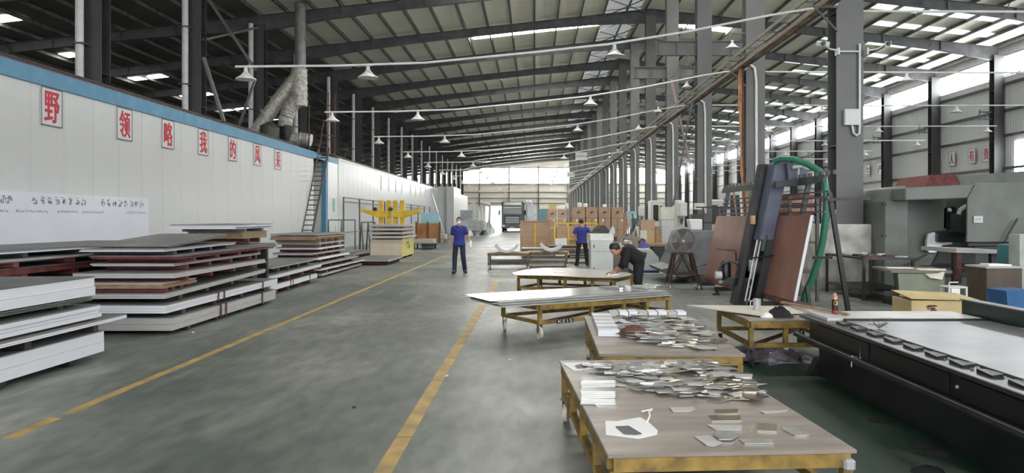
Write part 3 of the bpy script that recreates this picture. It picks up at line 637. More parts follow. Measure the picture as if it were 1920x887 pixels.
o = MB().beam(P(1258, 148, 38), P(1292, 300, 38), .16, .1).build('brace', mat('pinkish_primer', srgb(150, 128, 124), .6)); tag(o, 'pinkish steel brace slanting between the aisle columns', 'brace', kind='structure')
o = MB().beam(P(1297, 95, 31), P(1258, 148, 31), .06).beam(P(1298, 190, 31), P(1262, 385, 31), .07).build('brace', STEEL); tag(o, 'thin dark brace rods between the aisle columns', 'brace', kind='structure')
for i, k in enumerate((2, 3)):
    Y = 17.85+7.5*k; z = 9.2 if k == 2 else 9.6
    o = MB().bx(5.4, 9.4, Y-.1, Y+.1, z+.3, z+.34).bx(5.4, 9.4, Y-.1, Y+.1, z-.3, z-.26).bx(5.4, 9.4, Y-.01, Y+.01, z-.3, z+.3)
    for x in (5.5, 6.3, 8.7, 9.3): o.bx(x, x+.02, Y-.1, Y+.1, z-.3, z+.3)
    o = o.build('bracket_beam', STEELC); tag(o, 'short bracket beam on the %s aisle column' % ORD[k], 'bracket', kind='structure')
# things on the first aisle column
def cctv(label, x, z, s):
    c = thing('security_camera', label, 'camera', (x, 17.4, z)); 
    MB().tube([(0,0,0), (s*.2,-.02,.02), (s*.32,-.05,.08)], .02, 6).build('arm', PIPEW, c, smooth=True)
    MB().box((s*.42,-.12,.12), (.13,.3,.12), (.25, 0, -s*.5)).build('housing', GREYM, c, bevel=.01)
    MB().lathe([(0,-.31),(.045,-.31),(.05,-.27),(0,-.27)], 12, (s*.42-.06, 0, .1), 'Y').build('lens', BLACK, c)
    B(-.02, .02, -.02, .18, -.1, .06).build('mount', GREYM, c)
cctv('white security camera on the left side of the first aisle column', 7.16, 5.62, -1); cctv('white security camera on the right side of the first aisle column', 7.84, 5.62, 1)
jb = thing('junction_box', 'light grey electrical box on the first aisle column', 'electrical box', (7.5, 17.57, 4.05))
B(-.17, .17, -.12, 0, -.18, .2).build('box_body', GREYM, jb, bevel=.008); MB().lathe([(0,-.135),(.02,-.135),(.02,-.12),(0,-.12)], 10, (-.05,0,0), 'Y').build('lock', PIPEW, jb)
MB().tube([(.02,-.06,-.18),(.05,-.06,-.36),(.12,-.06,-.42),(.19,-.06,-.38),(.2,-.06,-.2),(.2,-.06,1.75)], .028, 8).build('conduit', PIPEW, jb, smooth=True)
MB().tube([(.2,-.05,1.57),(-.34,-.05,1.57)], .022, 6).build('cross_conduit', PIPEW, jb, smooth=True)
def hsign(px, py, Y, w, h, label, n):
    p = P(px, py, Y); s = thing('hanging_sign', label, 'sign', p)
    MB().bx(-w/2, w/2, -h/2, h/2, 0, .03).xf(R_FRONT.to_4x4()).build('sign_panel', WHITE, s)
    m = MB()
    for i in range(n): k = strokes(MB(), w/n*.7, h*.3, 8, lw=.02).xf(Matrix.Translation((-w/2+w*(i+.5)/n, 0, .032))); m.add(k.v, k.f)
    for i in range(n): k = strokes(MB(), w/n*.4, h*.1, 4, lw=.012).xf(Matrix.Translation((-w/2+w*(i+.5)/n, h*.33, .032))); m.add(k.v, k.f)
    tag(m.xf(R_FRONT.to_4x4()).build('blue_writing', mat('blue_lettering', srgb(70, 74, 150), .6), s), kind='stuff')
    for x in (-w/2+.05, w/2-.05): MB().tube([(x,0,h/2),(x,0,h/2+.1)], .012, 5).build('hanger', STEEL, s)
hsign(1090, 293, 47.52, .75, .5, 'white hanging sign with blue writing, the larger of two', 6); hsign(1070, 328, 70.0, .72, .42, 'white hanging sign with faint blue writing, further down the aisle', 7)
cb = thing('control_box', 'dark control box on the fifth aisle column', 'electrical box', (7.45, 47.52, 1.9)); B(-.22, .25, -.2, .05, 0, .65).build('box_body', DARK, cb, bevel=.01); MB().lathe([(0,-.23),(.06,-.23),(.06,-.2),(0,-.2)], 10, (0,0,.45), 'Y').build('gauge', GREYM, cb)

# ================================================================== TABLES AND TROLLEYS
def caster(p, x, y, r, m_=WHITE, rz=0.):
    MB().lathe([(.0,-.02),(r*.45,-.022),(r*.5,-.016),(r,-.018),(r,.018),(r*.5,.016),(r*.45,.022),(0,.02)], 18).xf(Matrix.Translation((x,y,r+.001)) @ Matrix.Rotation(rz,4,'Z') @ Matrix.Rotation(PI/2,4,'Y')).build('wheel', m_, p, smooth=True)
    MB().bx(-.028,-.022,-.03,.03,0,r+.04).bx(.022,.028,-.03,.03,0,r+.04).bx(-.04,.04,-.04,.04,r+.03,r+.045).xf(Matrix.Translation((x,y,r)) @ Matrix.Rotation(rz,4,'Z')).build('caster_fork', STEELC, p)
def trolley(name, label, cx, cy, w, l, h, rz, nleg=3, top=PLY, frame=YELP, wheel=.075, low=True, tt=.022, over=.03, wm=None, grp=None, xlegs=None):
    """w along local X, l along local Y"""
    t = thing(name, label, 'table', (cx, cy, 0), rz, group=grp)
    if top: B(-w/2-over, w/2+over, -l/2-over, l/2+over, h-tt, h).build('table_top', top, t, bevel=.003)
    zt = h-tt-.001; a, b_ = w/2, l/2
    MB().beam((-a,-b_,zt-.035), (a,-b_,zt-.035), .05, .07).build('top_rail', frame, t); MB().beam((-a,b_,zt-.035), (a,b_,zt-.035), .05, .07).build('top_rail', frame, t)
    for s in (-a, a): MB().beam((s,-b_+.03,zt-.035), (s,b_-.03,zt-.035), .05, .07).build('top_rail', frame, t)
    for i in range(nleg):
        y = -b_+.01+(2*b_-.02)*i/(nleg-1)
        for s in (-a+.01, a-.01): B(s-.025, s+.025, y-.025, y+.025, 2*wheel+.04, zt-.07).build('leg', frame, t)
    if xlegs:
        for x in xlegs:
            for y in (-b_+.01, b_-.01): B(x-.025, x+.025, y-.025, y+.025, 2*wheel+.04, zt-.07).build('leg', frame, t)
    zl = 2*wheel+.06
    if low:
        for y in (-b_+.01, b_-.01): MB().beam((-a+.04,y,zl), (a-.04,y,zl), .04, .05).build('lower_rail', frame, t)
        for s in (-a+.01, a-.01): MB().beam((s,-b_+.04,zl), (s,b_-.04,zl), .04, .05).build('lower_rail', frame, t)
        MB().beam((-a+.05,-b_+.05,zl), (a-.05,b_-.05,zl), .035, .035).build('cross_rail', RUST, t)
    for x in (-a+.02, a-.02):
        for y in (-b_+.03, b_-.03): caster(t, x, y, wheel, wm or mat('pale_caster', srgb(206, 200, 180), .5), random.uniform(-.6, .6))
    return t
r1 = .0645
c1 = Vector((.376, 3.68)) + Vector((math.cos(r1), math.sin(r1)))*.61 + Vector((-math.sin(r1), math.cos(r1)))*1.21
trolley('work_table', 'nearest low plywood table on a yellow frame, with loose offcuts', c1.x+.015, c1.y, 1.215, 2.38, .488, r1, 5, tt=.02)
trolley('work_table', 'second low plywood table on a yellow frame, mostly covered in offcuts', 1.21, 7.63, 1.2, 2.42, .488, -.015, 4, tt=.025)
o = B(-.03, .03, -.03, .03, -.03, .03).build('crumpled_tape', MIRD, loc=(1.585, 3.735, .42), bevel=.012); tag(o, 'crumpled silver tape around the corner of the nearest table', 'tape')
r3 = math.radians(33)
u3, n3 = Vector((math.cos(r3), math.sin(r3))), Vector((-math.sin(r3), math.cos(r3)))
c3 = Vector((.07, 10.14)) + u3*1.2 + n3*.5
t3 = trolley('glass_trolley', 'yellow trolley carrying long shiny metal sheets beside the aisle', c3.x, c3.y, 2.4, 1.0, .475, r3, 2, top=None, wheel=.085, xlegs=(-.3, .3, .75), tt=.0)
B(-.93, -.65, -.53, -.525, .2, .26).build('number_plate', BLACK, t3)
text_mb('KE15', .24, .045, .002).xf(Matrix.Translation((-.79, -.532, .23)) @ R_FRONT.to_4x4()).build('plate_lettering', WHITE, t3)
def flat(name, label, pts, z, th, m_, cat, grp=None, jit=0.):
    c = sum((Vector((p[0], p[1])) for p in pts), Vector((0,0)))/len(pts)
    o = MB().prism([(p[0]-c.x, p[1]-c.y) for p in pts], 0, th).build(name, m_, loc=(c.x, c.y, z)); return tag(o, label, cat, grp)
A_, B_, C_ = Vector((-.95, 10.77)), Vector((-.48, 9.87)), Vector((2.08, 11.4)); D_ = C_+(A_-B_)
for i in range(6):
    d = u3*random.uniform(-.09, .09) + n3*(.05*(i-1)+random.uniform(-.02, .02)) if i < 5 else Vector((0,0))+n3*.22
    flat('metal_sheet', 'long shiny metal sheet on the yellow trolley, %s from the bottom' % ORD[i], [p+d for p in (A_, B_, C_, D_)], .477+.011*i, .006, MIRR if i % 2 else MIRD, 'sheet', 'metal sheets on the long trolley')
for i, (px, py, w_) in enumerate(((1140, 540, .10), (1150, 541, .09), (1160, 541, .12), (1204, 540, .16), (1222, 539, .2))):
    g = G(px, py, .545); o = B(-w_/2, w_/2, -.16, .16, 0, .02+.006*i).build('foil_strip', MIRR if i != 3 else MIRD, loc=(g.x, g.y, .543), rot=(0,0,r3+.2)); tag(o, '%s small shiny strip from the left lying on the long metal sheets' % ORD[i], 'strip')
# plastic film heap at the right end of that trolley
def zz(px, py, z=.53): g = G(px, py, z); return (g.x, g.y)
r4 = math.radians(-26)
trolley('work_table', 'long plywood table on a yellow frame where the stooping worker leans', .86, 15.55, 2.15, 1.1, .5, r4, 2, xlegs=(-.6, 0, .6), over=0)
flat('curved_board', 'large light board with a curved edge lying on the table before the stooping worker', [zz(960, 510), zz(985, 504), zz(1025, 500.5), zz(1070, 501), zz(1140, 505), zz(1183, 511), zz(1183, 514), zz(1160, 519), zz(1100, 518), zz(1030, 515), zz(965, 514)], .502, .012, mat('pale_film_board', srgb(176, 168, 160), .3, var=.1, scale=2), 'board')
flat('paper_sheet', 'white paper under the hands of the stooping worker', [zz(1138, 512, .52), zz(1158, 509, .52), zz(1162, 516, .52), zz(1140, 519, .52)], .516, .004, WPAPER, 'paper')
flat('paper_sheet', 'small white paper at the middle of the curved board', [zz(1040, 509, .52), zz(1058, 508, .52), zz(1060, 511, .52), zz(1042, 512, .52)], .516, .003, WPAPER, 'paper')
t5 = trolley('work_table', 'yellow trolley between the offcut tables and the black machine bed', 2.62+.33, 8.95, 1.1, 1.3, .53, .03, 2, xlegs=(-.15,), wm=DARK, top=PLY, wheel=.09)
fb = flat('light_board', 'long pale board laid slanting over the yellow trolley by the machine', [zz(1288, 571.5, .56), zz(1340, 571.5, .56), zz(1478, 574.5, .56), zz(1506, 585, .56), zz(1430, 591, .56), zz(1345, 580, .56)], .545, .012, mat('cream_board', srgb(202, 194, 182), .5, var=.05), 'board')
heap('work_glove', 'dark crumpled cloth with a white patch on the yellow trolley', 'cloth', (2.82, 8.52, .533), .16, .14, .10, BLKC, seed=5)
heap('white_rag', 'small white rag beside the dark cloth on the trolley', 'cloth', (2.66, 8.45, .533), .08, .06, .05, WPAPER, 6, seed=6)
mg = thing('steel_mug', 'steel mug with a handle standing on the slanting pale board', 'mug', (2.7, 8.98, .558))
MB().lathe([(.0,0),(.045,0),(.048,.13),(.042,.13),(.04,.01),(0,.01)], 18).build('cup', MIRD, mg, smooth=True); MB().tube([(-.045,0,.11),(-.075,0,.1),(-.08,0,.05),(-.045,0,.03)], .007, 6).build('handle', WHITE, mg, smooth=True)
# ------------------------------------------------------------------ offcuts on the two near tables
def Z1(x, y): return 1040+x/3.3103, 660+y/3.3103
def onto(pts, z): return [zz(*Z1(*p), z) for p in pts]
TZ = .489
flat('paper_sheet', 'white sheet of paper with a grey glass piece, near the front of the nearest table', onto([(315,430),(390,432),(530,408),(580,435),(640,490),(635,515),(520,540),(430,528),(318,515)], TZ), TZ, .003, WPAPER, 'paper')
flat('glass_offcut', 'dark grey glass piece lying on the front paper sheet', onto([(378,470),(460,467),(540,515),(500,520),(430,515)], TZ), TZ+.0045, .004, mat('dark_glass', (.12,.12,.13), .2, .3), 'glass piece')
o = MB().tube([zz(*Z1(575,440), TZ)+(TZ+.007,), zz(*Z1(590,410), TZ)+(TZ+.012,), zz(*Z1(585,385), TZ)+(TZ+.012,), zz(*Z1(608,362), TZ)+(TZ+.007,), zz(*Z1(540,378), TZ)+(TZ+.007,)], .006, 5).build('curled_strip', WPAPER, smooth=True); tag(o, 'thin curled white strip beside the front paper sheet', 'strip')
flat('paper_sheet', 'white sheet of paper at the far corner of the nearest table', onto([(45,70),(205,65),(280,100),(120,118)], TZ), TZ, .003, WPAPER, 'paper')
flat('glass_offcut', 'grey glass piece on the paper at the far table corner', onto([(125,90),(170,78),(215,85),(190,105),(140,106)], TZ), TZ+.0045, .004, MATS['dark_glass'], 'glass piece')
for i, (lb, m_, pts) in enumerate((
    ('pale strip lying before the pile of glass strips', MIRR, [(245,320),(380,318),(382,345),(262,347)]),
    ('faint pinkish strip in the middle of the nearest table', MIRD, [(712,350),(860,345),(875,358),(845,372),(735,375)]),
    ('bright pointed strip, topmost of the column of strips', MIRW, [(988,362),(1140,357),(1135,385),(1010,388)]),
    ('brightest rounded strip in the column of strips', MIRW, [(955,398),(1150,398),(1160,430),(975,432)]),
    ('dull long strip below the brightest one', MIRD, [(940,455),(1165,460),(1160,492),(1000,488)]),
    ('small square mirror piece right of the strips', MIRW, [(1265,447),(1380,452),(1378,500),(1258,492)]),
    ('rounded piece with a spur near the right table edge', MIRR, [(1410,470),(1500,470),(1580,515),(1570,525),(1490,522),(1420,488)]),
    ('broad dull piece, front left of the crossing pair', MIRD, [(865,530),(960,522),(1040,570),(990,590),(945,585)]),
    ('greenish piece lying across the crossing pair', MIRR, [(985,520),(1070,505),(1155,520),(1100,555),(1020,555)]),
    ('long frontmost glass strip on the nearest table', MIRR, [(1140,545),(1345,540),(1360,572),(1180,575)]),
    ('very faint long strip at the right edge of the nearest table', MIRD, [(1270,372),(1450,362),(1430,375),(1300,385)]))):
    flat('glass_offcut', lb, onto(pts, TZ), TZ+(.0062 if i == 8 else .0005), .005, m_, 'glass piece')
def shard(c, size, z, name, lab, grp, m_, asp=None, tilt=0.):
    n = random.choice((4, 4, 4, 5)); asp = asp or random.uniform(.35, .9); a0 = random.uniform(0, 6.28); ph = random.uniform(-.5, .5)
    pts = []
    for k in range(n):
        a = a0+2*PI*(k+random.uniform(-.25, .25))/n; r = size*random.uniform(.7, 1.1)
        x, y = r*math.cos(a), r*math.sin(a)*asp; pts.append((x*math.cos(ph)-y*math.sin(ph), x*math.sin(ph)+y*math.cos(ph)))
    o = MB().prism(pts, 0, .004).build(name, m_, loc=(c[0], c[1], z), rot=(random.uniform(-tilt, tilt), random.uniform(-tilt, tilt), 0)); return tag(o, lab, 'glass piece', grp)
def inpoly(x, y, poly):
    c = False; j = len(poly)-1
    for i in range(len(poly)):
        if (poly[i][1] > y) != (poly[j][1] > y) and x < (poly[j][0]-poly[i][0])*(y-poly[i][1])/(poly[j][1]-poly[i][1])+poly[i][0]: c = not c
        j = i
    return c
def scatter(n, poly, zb, lab, grp, s0, s1, layers, wf):
    i = 0; xs = [p[0] for p in poly]; ys = [p[1] for p in poly]; placed = []
    while i < n:
        x, y = random.uniform(min(xs), max(xs)), random.uniform(min(ys), max(ys))
        if not inpoly(x, y, poly): continue
        s = random.uniform(s0, s1); nb = sum(1 for q in placed if (q[0]-x)**2+(q[1]-y)**2 < (s*.9+q[2]*.9)**2)
        m_ = MIRW if wf(x, y) and random.random() < .5 else random.choice((MIRR, MIRR, MIRD, SHEETG))
        mi = (xs_ := (x-min(xs))/(max(xs)-min(xs))); zn = ('left', 'middle', 'right')[min(2, int(mi*3))]; fb_ = 'front' if y < (min(ys)+max(ys))/2 else 'back'
        adj = 'warm gleaming' if m_ is MIRW else 'bright silvery' if m_ is MIRR else 'dull glassy' if m_ is MIRD else 'matt grey'
        shard((x, y), s, zb+.0045*min(nb, layers)+random.uniform(0, .002)+.003, 'glass_offcut', '%s offcut in the %s %s of the %s' % (adj, fb_, zn, lab), grp, m_, tilt=.035); placed.append((x, y, s)); i += 1
hp1 = onto([(215,95),(350,75),(900,62),(985,95),(1100,118),(1250,205),(1290,245),(1250,320),(1110,325),(930,300),(640,290),(400,215),(380,150),(230,140)], TZ)
scatter(185, hp1, TZ, 'heap on the nearest table', 'offcuts heaped on the nearest table', .05, .12, 11, lambda x, y: x > .95)
for i in range(9):
    g = onto([(160+4*(i % 3), 300-17*i), (378-5*(i % 2), 298-17*i), (380, 272-17*i), (165, 275-17*i)], TZ+.03)
    flat('glass_strip', '%s strip from the front in the neat pile of glass strips' % ORD[i], g, TZ+.002+.008*(i % 4), .007, MIRR if i % 2 else MIRD, 'glass piece', 'neat pile of strips on the nearest table')
hp2 = [(.66, 6.95), (.66, 8.82), (1.80, 8.82), (1.80, 7.2), (1.6, 6.55), (1.25, 6.62), (.95, 6.95)]
scatter(200, [(.95, 6.95), (.72, 7.5), (.72, 8.8), (1.78, 8.8), (1.80, 7.2), (1.62, 6.6), (1.3, 6.62)], TZ, 'heap on the second table', 'offcuts heaped on the second table', .06, .14, 12, lambda x, y: x > 1.3)
for i in range(10):
    x0 = .635+.004*i; y0 = 7.35+.14*i
    flat('strip_bundle', 'thin white strips bundled on the second table edge, %s from the front' % ORD[i], [(x0, y0), (x0+.21, y0-.01), (x0+.21, y0+.125), (x0, y0+.125)], TZ+.001, .06+.003*(i % 3), SHEETE if i % 2 else SHEETW, 'strips', 'bundles of strips on the second table')
for i in range(8):
    x0 = .88+.113*i; flat('strip_bundle', 'pale strips bundled along the second table far edge, %s from the left' % ORD[i], [(x0, 8.62), (x0+.1, 8.62), (x0+.1, 8.84), (x0, 8.84)], TZ+.045, .035+.004*(i % 3), SHEETW if i % 3 else SHEETE, 'strips', 'bundles at the far edge of the second table')
o = heap('brown_offcut', 'dark brown curled scrap standing in the heap on the second table', 'scrap', (.98, 7.35, TZ+.03), .17, .09, .07, RUST, 6, seed=9)
# ================================================================== PEOPLE
def rcap(m, p, q, r1, r2, n=12, fl=1.):
    p = Vector(p); q = Vector(q); d = q-p; L = d.length
    if L < 1e-6: d = Vector((0,0,1)); L = 1e-6
    d.normalize(); u = Vector((0,1,0)) if abs(d.z) > .8 else Vector((0,0,1)); x = d.cross(u).normalized(); y = d.cross(x)
    rings = [(-r1*math.cos(a), r1*math.sin(a)) for a in (.25, .7, 1.15, PI/2)] + [(L-r2*math.cos(a), r2*math.sin(a)) for a in (PI/2, PI-1.15, PI-.7, PI-.25)]
    V = [p+d*h+(x*math.cos(2*PI*k/n)+y*math.sin(2*PI*k/n)*fl)*r for h, r in rings for k in range(n)]
    k0 = len(rings); m.add(V, [(i*n+k, i*n+(k+1)%n, (i+1)*n+(k+1)%n, (i+1)*n+k) for i in range(k0-1) for k in range(n)] + [tuple(range(n))[::-1], tuple(range((k0-1)*n, k0*n))])
def ell(m, c, a, b, h, R=None, n=14, nr=8):
    c = Vector(c); R = R or Matrix.Identity(3); V = []
    for i in range(1, nr):
        t = PI*i/nr
        for k in range(n): V.append(c+R @ Vector((a*math.sin(t)*math.cos(2*PI*k/n), b*math.sin(t)*math.sin(2*PI*k/n), h*math.cos(t))))
    V += [c+R @ Vector((0,0,h)), c-R @ Vector((0,0,h))]; t_ = len(V)-2
    Fc = [(i*n+k, (i+1)*n+k, (i+1)*n+(k+1)%n, i*n+(k+1)%n) for i in range(nr-2) for k in range(n)]
    Fc += [(t_, k, (k+1)%n) for k in range(n)] + [(t_+1, (nr-2)*n+(k+1)%n, (nr-2)*n+k) for k in range(n)]
    m.add(V, Fc)
def torso(m, hip, neck, rt, k, low, top=1.0):
    # elliptical rings from below the hips to the base of the neck
    ax = (neck-hip); n = 18; V = []; T = [t for t in (low, 0, .2, .4, .6, .75, .86, .94, top)]
    prof = {low:(.178+k*.8,.124+k*.8), 0:(.174,.122), .2:(.155,.108), .4:(.152,.106), .6:(.165,.115), .75:(.175,.118), .86:(.17,.105), .94:(.12,.082), top:(.062,.062)}
    u = ax.normalized(); r = (rt-u*rt.dot(u)).normalized(); f = u.cross(r)
    for t in T:
        a, b_ = prof[t]; c = hip+ax*t
        V += [c+r*(a+k)*math.cos(2*PI*i/n)+f*(b_+k)*math.sin(2*PI*i/n) for i in range(n)]
    m.add(V, [(i*n+j, i*n+(j+1)%n, (i+1)*n+(j+1)%n, (i+1)*n+j) for i in range(len(T)-1) for j in range(n)] + [tuple(range(n))[::-1], tuple(range((len(T)-1)*n, len(T)*n))])
def remesh(o, v, sm=4):
    r = o.modifiers.new('join', 'REMESH'); r.mode = 'VOXEL'; r.voxel_size = v; r.use_smooth_shade = True
    s = o.modifiers.new('soft', 'SMOOTH'); s.factor = .5; s.iterations = sm
def hand(m, w, d, side, palm):
    """w wrist, d finger direction, side thumb direction, palm normal"""
    w = Vector(w); d = Vector(d).normalized(); s = Vector(side); s = (s-d*s.dot(d)).normalized(); pn = d.cross(s)
    if pn.dot(Vector(palm)) < 0: pn = -pn
    for t in (-.028, -.009, .01, .027): rcap(m, w+s*t*.7, w+d*.085+s*t, .017, .014, 8)
    for t, L in ((-.03, .058), (-.01, .072), (.011, .078), (.031, .07)):
        a = w+d*.088+s*t; b_ = a+(d*.9+pn*.25+s*t*2).normalized()*L*.5; c = b_+(d*.7+pn*.7).normalized()*L*.5
        rcap(m, a, b_, .0105, .0095, 8); rcap(m, b_, c, .0095, .008, 8)
    a = w+d*.025+s*.03; b_ = a+(s*.8+d*.6+pn*.2).normalized()*.04; c = b_+(d*.9+s*.25+pn*.3).normalized()*.035
    rcap(m, a, b_, .0135, .011, 8); rcap(m, b_, c, .011, .009, 8)
def person(label, base, J, shirt, trous, gloves=None, mask=False, hairc=HAIR, face_dir=(0,-1,0), up_head=(0,0,1), shoes=BLACK, pocket=False, bulk=0., hs=1.):
    p = thing('person', label, 'person', base)
    J = {k: Vector(v) for k, v in J.items()}
    f = Vector(face_dir).normalized(); uh = Vector(up_head); uh = (uh-f*uh.dot(f)).normalized(); rt = f.cross(uh)
    R = Matrix((rt, f, uh)).transposed()      # local x right, y forward, z up
    H = J['head']
    R = R*1.0; m = MB(); ell(m, H, .074*hs, .092*hs, .112*hs, R); ell(m, H+R @ Vector((0,.028,-.045)), .052, .058, .068, R)
    rcap(m, H+R @ Vector((0,.088,.012)), H+R @ Vector((0,.108,-.022)), .009, .014, 8)
    for s in (-1, 1):
        ell(m, H+R @ Vector((s*.076,-.005,-.01)), .012, .02, .032, R, 8, 6); rcap(m, H+R @ Vector((s*.015,.083,.03)), H+R @ Vector((s*.045,.075,.032)), .009, .008, 6)
        ell(m, H+R @ Vector((s*.035,.06,-.03)), .022, .024, .022, R, 8, 6)
    rcap(m, H+R @ Vector((-.018,.085,-.052)), H+R @ Vector((.018,.085,-.052)), .008, .008, 6)
    rcap(m, J['neck'], H+R @ Vector((0,-.02,-.05)), .058, .054)
    for s in 'LR':
        rcap(m, J['sh'+s], J['el'+s], .05, .04); rcap(m, J['el'+s], J['wr'+s], .041, .028)
        rcap(m, J['hip'+s], J['kn'+s], .082, .057); rcap(m, J['kn'+s], J['an'+s], .056, .038)
        rcap(m, J['neck'], J['sh'+s], .05, .05); rcap(m, J['an'+s], J['an'+s]+Vector(J['ft'+s])*.12+Vector((0,0,-.04)), .035, .03)
        hd = (J['wr'+s]-J['el'+s]).normalized() if 'hd'+s not in J else J['hd'+s]
        hand(m, J['wr'+s], hd, J['th'+s], J['pa'+s])
    RT = J['shR']-J['shL']; HM = (J['hipL']+J['hipR'])/2; torso(m, HM, J['neck'], RT, -.02, -.08)
    b = m.build('body', SKIN, p); remesh(b, .008, 3)
    m = MB()
    for s in 'LR':
        mid = J['sh'+s].lerp(J['el'+s], .62)
        rcap(m, J['neck'].lerp(J['sh'+s], .3), J['sh'+s], .055, .062); rcap(m, J['sh'+s], mid, .068+bulk*.6, .062+bulk*.5)
    torso(m, HM, J['neck'], RT, .014+bulk, -.12)
    if J.get('longsleeve'):
        for s in 'LR': rcap(m, J['sh'+s], J['el'+s], .072+bulk*.5, .06+bulk*.4); rcap(m, J['el'+s], J['el'+s].lerp(J['wr'+s], .3), .06+bulk*.3, .05)
    o = m.build('shirt', shirt, p); remesh(o, .012, 5)
    m = MB()
    for s in 'LR': rcap(m, J['hip'+s]+(J['kn'+s]-J['hip'+s]).normalized()*.03, J['kn'+s], .088+bulk*.5, .078+bulk*.5); rcap(m, J['kn'+s], J['an'+s]+Vector((0,0,-.015)), .077, .066)
    rcap(m, J['hipL'], J['hipR'], .092, .092)
    o = m.build('trousers', trous, p); remesh(o, .012, 5)
    for s in 'LR':
        a = J['an'+s]; d = Vector(J['ft'+s]).normalized(); m = MB()
        rcap(m, (a.x-d.x*.03, a.y-d.y*.03, .045), (a.x+d.x*.2, a.y+d.y*.2, .04), .052, .042, 12); rcap(m, (a.x,a.y,.05), (a.x,a.y,.1), .046, .042)
        m.v = [(x, y, max(z, .002)) for x, y, z in m.v]; o = m.build('shoe', shoes, p); remesh(o, .01, 2)
    m = MB(); ell(m, H+R @ Vector((0,-.016,.028))*hs, .084*hs, .094*hs, .102*hs, R)
    m.v = [tuple(H+R @ q) if not (q.y > .04*hs and q.z < .055*hs) else tuple(H+R @ Vector((q.x*.9, min(q.y,.05*hs), max(q.z, .058*hs)))) for q in [R.transposed() @ (Vector(v)-H) for v in m.v]]
    m.build('hair', hairc, p, smooth=True)
    for s in (-1, 1):
        m = MB(); ell(m, H+R @ Vector((s*.03,.08,.012)), .012, .008, .006, R, 8, 6); m.build('eye', BLACK, p, smooth=True)
    if mask:
        m = MB(); ell(m, H+R @ Vector((0,.062,-.045)), .058, .056, .055, R); o = m.build('face_mask', WPAPER, p, smooth=True)
        m = MB()
        for s in (-1, 1): m.tube([H+R @ Vector((s*.05,.07,-.02)), H+R @ Vector((s*.082,0,0))], .003, 5)
        tag(m.build('mask_loops', WPAPER, p), kind='stuff')
    if gloves:
        for s in gloves:
            m = MB(); hd = J['hd'+s] if 'hd'+s in J else (J['wr'+s]-J['el'+s]).normalized(); hand(m, J['wr'+s], hd, J['th'+s], J['pa'+s])
            rcap(m, J['wr'+s]-Vector(hd).normalized()*.04, J['wr'+s]+Vector(hd).normalized()*.02, .04, .038); o = m.build('glove', WPAPER, p); o.modifiers.new('fat', 'DISPLACE').strength = .0; remesh(o, .007, 1)
            o.modifiers[0].strength = .005
    if pocket:
        m = MB().box(tuple(J['neck']+Vector((.08,-.155,-.16))), (.08,.006,.09)); m.build('chest_pocket', shirt, p)
    return p
# man walking up the aisle with a white face mask
person('man in a royal blue polo shirt, jeans and white face mask walking up the aisle', (-2.29, 22.5, 0), dict(
    head=(0,0,1.59), neck=(0,.02,1.43), shL=(.17,0,1.37), shR=(-.18,0,1.38), elL=(.27,.02,1.12), elR=(-.23,.06,1.09), wrL=(.36,-.1,.92), wrR=(-.22,0,.86),
    hdL=(.15,-.3,-.9), thL=(-.5,-.8,0), paL=(-1,0,0), thR=(.3,-1,0), paR=(1,0,0),
    hipL=(.095,0,.9), hipR=(-.095,0,.9), knL=(.13,-.06,.49), knR=(-.13,-.03,.48), anL=(.17,.1,.09), anR=(-.13,-.1,.09), ftL=(.25,-1,0), ftR=(-.15,-1,0)), NAVY, JEAN, gloves='L', mask=True, pocket=True)
# man seen from behind, hands on hips
person('man in a blue shirt and black trousers standing hands on hips, seen from behind', (1.67, 26, 0), dict(
    head=(-.02,.02,1.53), neck=(0,0,1.36), shL=(-.18,0,1.31), shR=(.18,0,1.30), elL=(-.33,-.06,1.06), elR=(.36,-.08,1.08), wrL=(-.2,.0,.9), wrR=(.24,-.04,.88),
    hdL=(.7,.5,-.5), hdR=(-.6,.4,-.7), thL=(0,-1,.3), thR=(0,-1,.3), paL=(1,0,0), paR=(-1,0,0),
    hipL=(-.095,0,.86), hipR=(.095,0,.86), knL=(-.14,.02,.47), knR=(.15,.02,.47), anL=(-.17,0,.09), anR=(.19,0,.09), ftL=(-.3,1,0), ftR=(.3,1,0)), NAVY, BLKC, gloves='R', face_dir=(.1,1,-.15))
# man stooping over the table
person('dark haired man in black work clothes stooping over the yellow framed table', (2.0, 14.15, 0), dict(
    head=(-.46,-.08,1.07), neck=(-.31,-.02,1.09), shL=(-.24,-.2,1.07), shR=(-.2,.17,1.04), elL=(-.3,-.22,.80), elR=(-.28,.22,.79), wrL=(-.42,.02,.63), wrR=(-.46,.28,.62), longsleeve=(1,0,0),
    hdL=(-.8,.5,-.15), hdR=(-.9,.2,-.15), thL=(0,1,.2), thR=(0,-1,.2), paL=(0,0,-1), paR=(0,0,-1),
    hipL=(.0,-.09,.88), hipR=(.0,.1,.88), knL=(-.04,-.12,.48), knR=(.0,.14,.48), anL=(.03,-.12,.09), anR=(.06,.16,.09), ftL=(-1,-.1,0), ftR=(-1,.1,0)), BLKC, BLKC, bulk=.03, hs=1.12, face_dir=(-.62,-.35,-.7), up_head=(-.7,-.2,.6))
